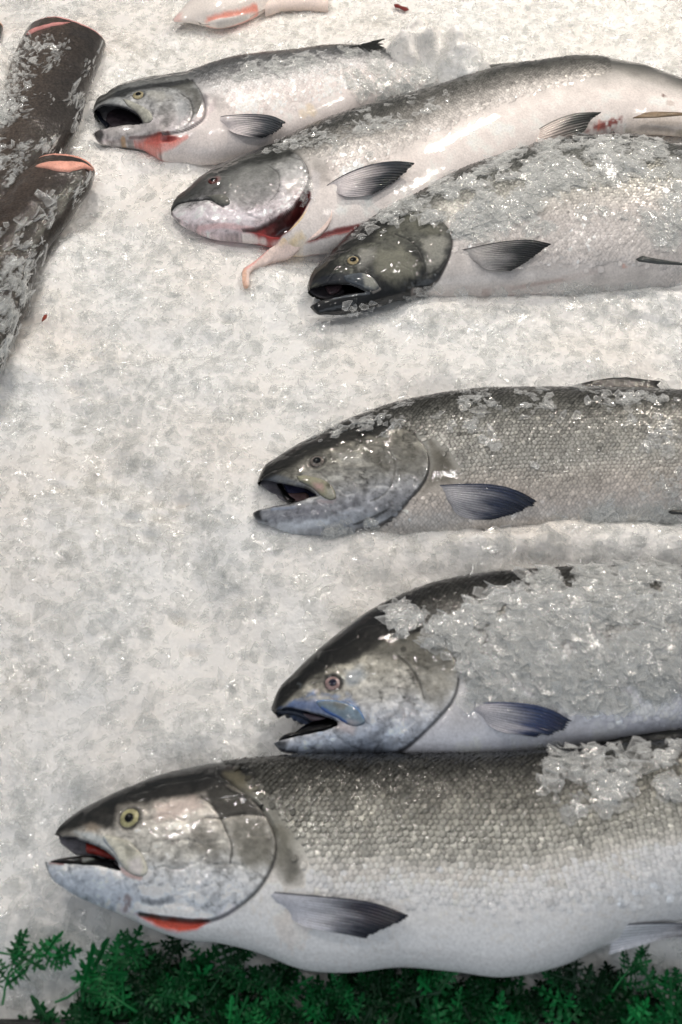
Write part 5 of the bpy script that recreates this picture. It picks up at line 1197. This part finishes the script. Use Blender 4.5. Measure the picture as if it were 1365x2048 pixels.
for ci, (key, poly, cnt, size, thr) in enumerate(COVER):
    poly = np.asarray(poly, float); lo = poly.min(axis=0); hi = poly.max(axis=0)
    pts = np.column_stack([RNG.uniform(lo[0], hi[0], cnt * 4), RNG.uniform(lo[1], hi[1], cnt * 4)])
    jit = (fbm(pts, 1 / 28, 3, ci) - 0.5) * 46
    pin = pts + np.column_stack([jit, -jit]) + RNG.normal(0, 9, pts.shape)
    pts = pts[inside(pin, poly)][:int(cnt * 2.0)]
    nz = fbm(pts, 1 / 42, 3, 40 + ci)
    pts = pts[nz > thr][:int(cnt * 1.35)]
    if not len(pts): continue
    H, ok, Nn = cast(bvs[key], pts, 0.0)
    H = H[ok]; Nn = Nn[ok]
    r = np.exp(RNG.normal(math.log(size * 0.70), 0.42, len(H))).clip(0.0022, 0.013)
    lift = RNG.uniform(0.0003, 0.0022, len(H)) + 0.003 * sstep(0.55, 0.8, nz[nz > thr][:int(cnt * 1.35)][ok]) * RNG.random(len(H))
    allP.append(H + Nn * lift[:, None]); allN.append(Nn); allR.append(r)
P = np.vstack(allP); Nn = np.vstack(allN); R = np.concatenate(allR)
flakes('ice_flakes', P, Nn, R, np.array([0.93, 0.935, 0.92]) * RNG.uniform(0.90, 1.06, (len(P), 1)), M_ICE_CLEAR, 9, tilt=0.17)

# ------------------------------------------------------------------ parsley garnish
m, nt, p = new_mat('parsley_leaf'); M_LEAF = m
at = nt.nodes.new('ShaderNodeVertexColor'); at.layer_name = 'Col'
nt.links.new(at.outputs['Color'], p.inputs['Base Color']); p.inputs['Roughness'].default_value = 0.42; p.inputs['Specular IOR Level'].default_value = 0.35
noise_bump(nt, p, 300, 0.4, 0.001)


def leaf_outline(L, rs):
    """one deeply cut leaflet with blunt toothed lobes, pointing along +x"""
    pts = [(0, 0.035), (0.14, 0.05)]
    for x, w in ((0.14, 0.36), (0.38, 0.34), (0.62, 0.24)):
        w = w * rs.uniform(0.8, 1.25)
        pts += [(x, 0.05), (x + 0.02, w * 0.75), (x + 0.08, w * 0.66), (x + 0.14, w * 1.05), (x + 0.17, w * 0.70), (x + 0.13, w * 0.38), (x + 0.15, 0.05)]
    pts += [(0.84, 0.10), (0.92, 0.08), (1.0 + 0.08 * rs.random(), 0.03), (1.0, 0.0)]
    up = np.array(pts); dn = up[::-1][1:] * [1, -1] * [1, 0.85 + 0.3 * rs.random()]
    return np.vstack([up, dn]) * L


def sprig_geo(base, heading, L, rs, droop, bright):
    V, F, C = [], [], []
    off = 0; nseg = 6; pts = []; pos = np.array(base, float); a = heading; el = rs.uniform(0.1, 0.6)
    for k in range(nseg + 1):
        pts.append(pos.copy())
        pos = pos + np.array([math.cos(a) * math.cos(el), math.sin(a) * math.cos(el), math.sin(el)]) * L / nseg
        a += rs.normal(0, 0.10); el -= droop / nseg
    pts = np.array(pts)
    g = np.array([0.007, 0.115, 0.030]) * bright
    stem = []
    for k, q in enumerate(pts):
        r = 0.0011 * (1 - 0.6 * k / nseg)
        for j in range(5):
            t = 2 * math.pi * j / 5; stem.append(q + np.array([-math.sin(a) * math.cos(t), math.cos(a) * math.cos(t), math.sin(t)]) * r)
    V.append(np.array(stem)); C.append(np.tile(g * 1.3, (len(stem), 1)))
    for k in range(nseg):
        for j in range(5):
            F.append((k * 5 + j, k * 5 + (j + 1) % 5, (k + 1) * 5 + (j + 1) % 5)); F.append((k * 5 + j, (k + 1) * 5 + (j + 1) % 5, (k + 1) * 5 + j))
    off = len(stem)

    def leaf(pos, ang, size, el):
        nonlocal off
        o = leaf_outline(size, rs); n = len(o)
        curl = rs.normal(0, 14); z = curl * o[:, 0] ** 2 + rs.normal(0, 9) * o[:, 1] ** 2 + 0.0006 * rs.normal(size=n)
        ca, sa = math.cos(ang), math.sin(ang); ce, se = math.cos(el), math.sin(el); ro = rs.normal(0, 0.5)
        x = o[:, 0] * ce - z * se; zz = o[:, 0] * se + z * ce + o[:, 1] * math.sin(ro); y = o[:, 1] * math.cos(ro)
        W = np.column_stack([x * ca - y * sa, x * sa + y * ca, zz]) + pos
        V.append(W); C.append(np.tile(g * rs.uniform(0.6, 1.5), (n, 1)) * (0.8 + 0.4 * rs.random((n, 1))))
        for t in tessellate_polygon([[Vector((x_, y_, 0)) for x_, y_ in (o * 100)]]): F.append((off + t[0], off + t[1], off + t[2]))
        off += n
    for k in (2, 3, 4, 5, 6):
        for sd in (-1, 1):
            q = pts[k] + rs.normal(0, 0.001, 3); f = k / nseg
            leaf(q, a + sd * (1.0 - 0.35 * f) + rs.normal(0, 0.2), L * (0.52 - 0.20 * f) * rs.uniform(0.8, 1.25), rs.normal(0.15, 0.35))
    leaf(pts[-1], a, L * 0.42, 0.0)
    return np.vstack(V), np.array(F), np.vstack(C)


rs = np.random.default_rng(77)
VV, FF, CC = [], [], []; off = 0
edge_x = [-60, 60, 110, 190, 250, 330, 400, 500, 600, 700, 800, 960, 1060, 1160, 1230, 1300, 1365, 1450]
edge_y = [2090, 2080, 2030, 1990, 1960, 1930, 1915, 1925, 1965, 1978, 1972, 1985, 1985, 1960, 1935, 1990, 2000, 2000]
for k in range(300):
    x = rs.uniform(-40, 1420); ye = np.interp(x, edge_x, edge_y) + 62; y = ye + max(2110 - ye, 10) * rs.random() ** 0.8
    if x < 85 and rs.random() < 0.75: continue
    if x < 210 and rs.random() < 0.35: continue
    if 1225 < x < 1330 and rs.random() < 0.75: continue
    if 205 < x < 300 and 1955 < y < 2040 and rs.random() < 0.7: continue
    b = np.r_[flat([(x, y)], 0.0)[0], rs.uniform(-0.030, 0.010)]
    v, f, c = sprig_geo(b, rs.uniform(-math.pi, math.pi) if rs.random() < 0.5 else rs.normal(1.2, 0.9), rs.uniform(0.028, 0.052), rs, rs.uniform(0.3, 1.4), 0.25 + 1.7 * rs.random() ** 1.6)
    VV.append(v); FF.append(f + off); CC.append(c); off += len(v)
o = make_mesh('parsley_bed', np.vstack(VV), np.vstack(FF), None, rgba(np.vstack(CC), 0.0), M_LEAF, None, smooth=False)
o['kind'] = 'stuff'
SPR = [((-22, 1900), -0.25, 0.052, 'dark green parsley frond reaching over bare ice from the left edge', 0.5),
       ((5, 2010), 1.45, 0.036, 'small upright parsley leaf at the lower left edge below a longer frond', 0.4),
       ((290, 1960), 2.1, 0.030, 'curled parsley tip standing alone on ice below the large salmon mouth', 0.5),
       ((110, 2005), 0.32, 0.062, 'long parsley sprig slanting up from lower left towards the open gill slit', 0.3),
       ((1225, 1985), 0.9, 0.034, 'parsley sprig beside the wet ice under the white belly tail end', 0.4)]
for (px, hd, L, lab, dr) in SPR:
    g = thing('parsley_sprig', lab, 'parsley', tuple(np.r_[flat([px], 0.012)[0], 0.012]), 'parsley sprigs along the front edge')
    v, f, c = sprig_geo(np.r_[flat([px], 0.012)[0], 0.012], hd, L, rs, dr, 1.15)
    ns = 35
    sf = f[(f < ns).all(axis=1)]; lf = f[(f >= ns).all(axis=1)] - ns
    make_mesh('stem', v[:ns], sf, None, rgba(c[:ns], 0.0), M_LEAF, g)
    make_mesh('leaf', v[ns:], lf, None, rgba(c[ns:], 0.0), M_LEAF, g, smooth=False)

# ------------------------------------------------------------------ small things on the ice
def bit(name, pts, z, rgb, label, cat, gain=0.85):
    Qb = flat(pts, z); o = plate(name, Qb, lambda xy, dd: z + 0.0012 * np.clip(dd / 0.002, 0, 1), lambda xy, dd: np.tile(lin(rgb) / gain, (len(xy), 1)), M_FLESH, None, 0.002, 0.0015)
    o['label'] = label; o['category'] = cat


zq = float(bed_z(flat([(90, 634)], 0.01))[0]) + 0.005
bit('leaf_fragment', zb([(342, 1402), (350, 1375), (362, 1350), (388, 1345), (382, 1372), (362, 1388)]), zq, (128, 52, 34), 'tiny red brown leaf fragment lying on white ice beside the dark fish', 'leaf fragment')
zq = float(bed_z(flat([(805, 14)], 0.01))[0]) + 0.006
bit('blood_spot', [(788, 8), (796, 7), (803, 12), (815, 14), (818, 19), (810, 21), (800, 15), (790, 13)], zq, (104, 30, 26), 'dark red blood speck on ice at the top edge', 'blood spot')

# counter rim below the parsley
m, nt, p = new_mat('counter_rim'); p.inputs['Base Color'].default_value = (0.012, 0.013, 0.012, 1); p.inputs['Roughness'].default_value = 0.5
noise_bump(nt, p, 60, 0.3, 0.002)
yf = -0.489
V = []
prof = [(yf + 0.02, -0.09), (yf + 0.004, -0.006), (yf, 0.0), (yf - 0.05, 0.002), (yf - 0.058, -0.004), (yf - 0.06, -0.20)]
for x in (-1.0, 1.0): V += [(x, y, z) for y, z in prof]
F = [(k, k + 1, k + 7, k + 6) for k in range(5)]
o = make_mesh('counter_rim', V, None, F, None, m, None, smooth=False); o['kind'] = 'structure'
base = make_mesh('tray_floor', [(-1.0, yf, -0.075), (1.0, yf, -0.075), (1.0, 1.5, -0.075), (-1.0, 1.5, -0.075)], None, [(0, 1, 2, 3)], None, m, None); base['kind'] = 'structure'
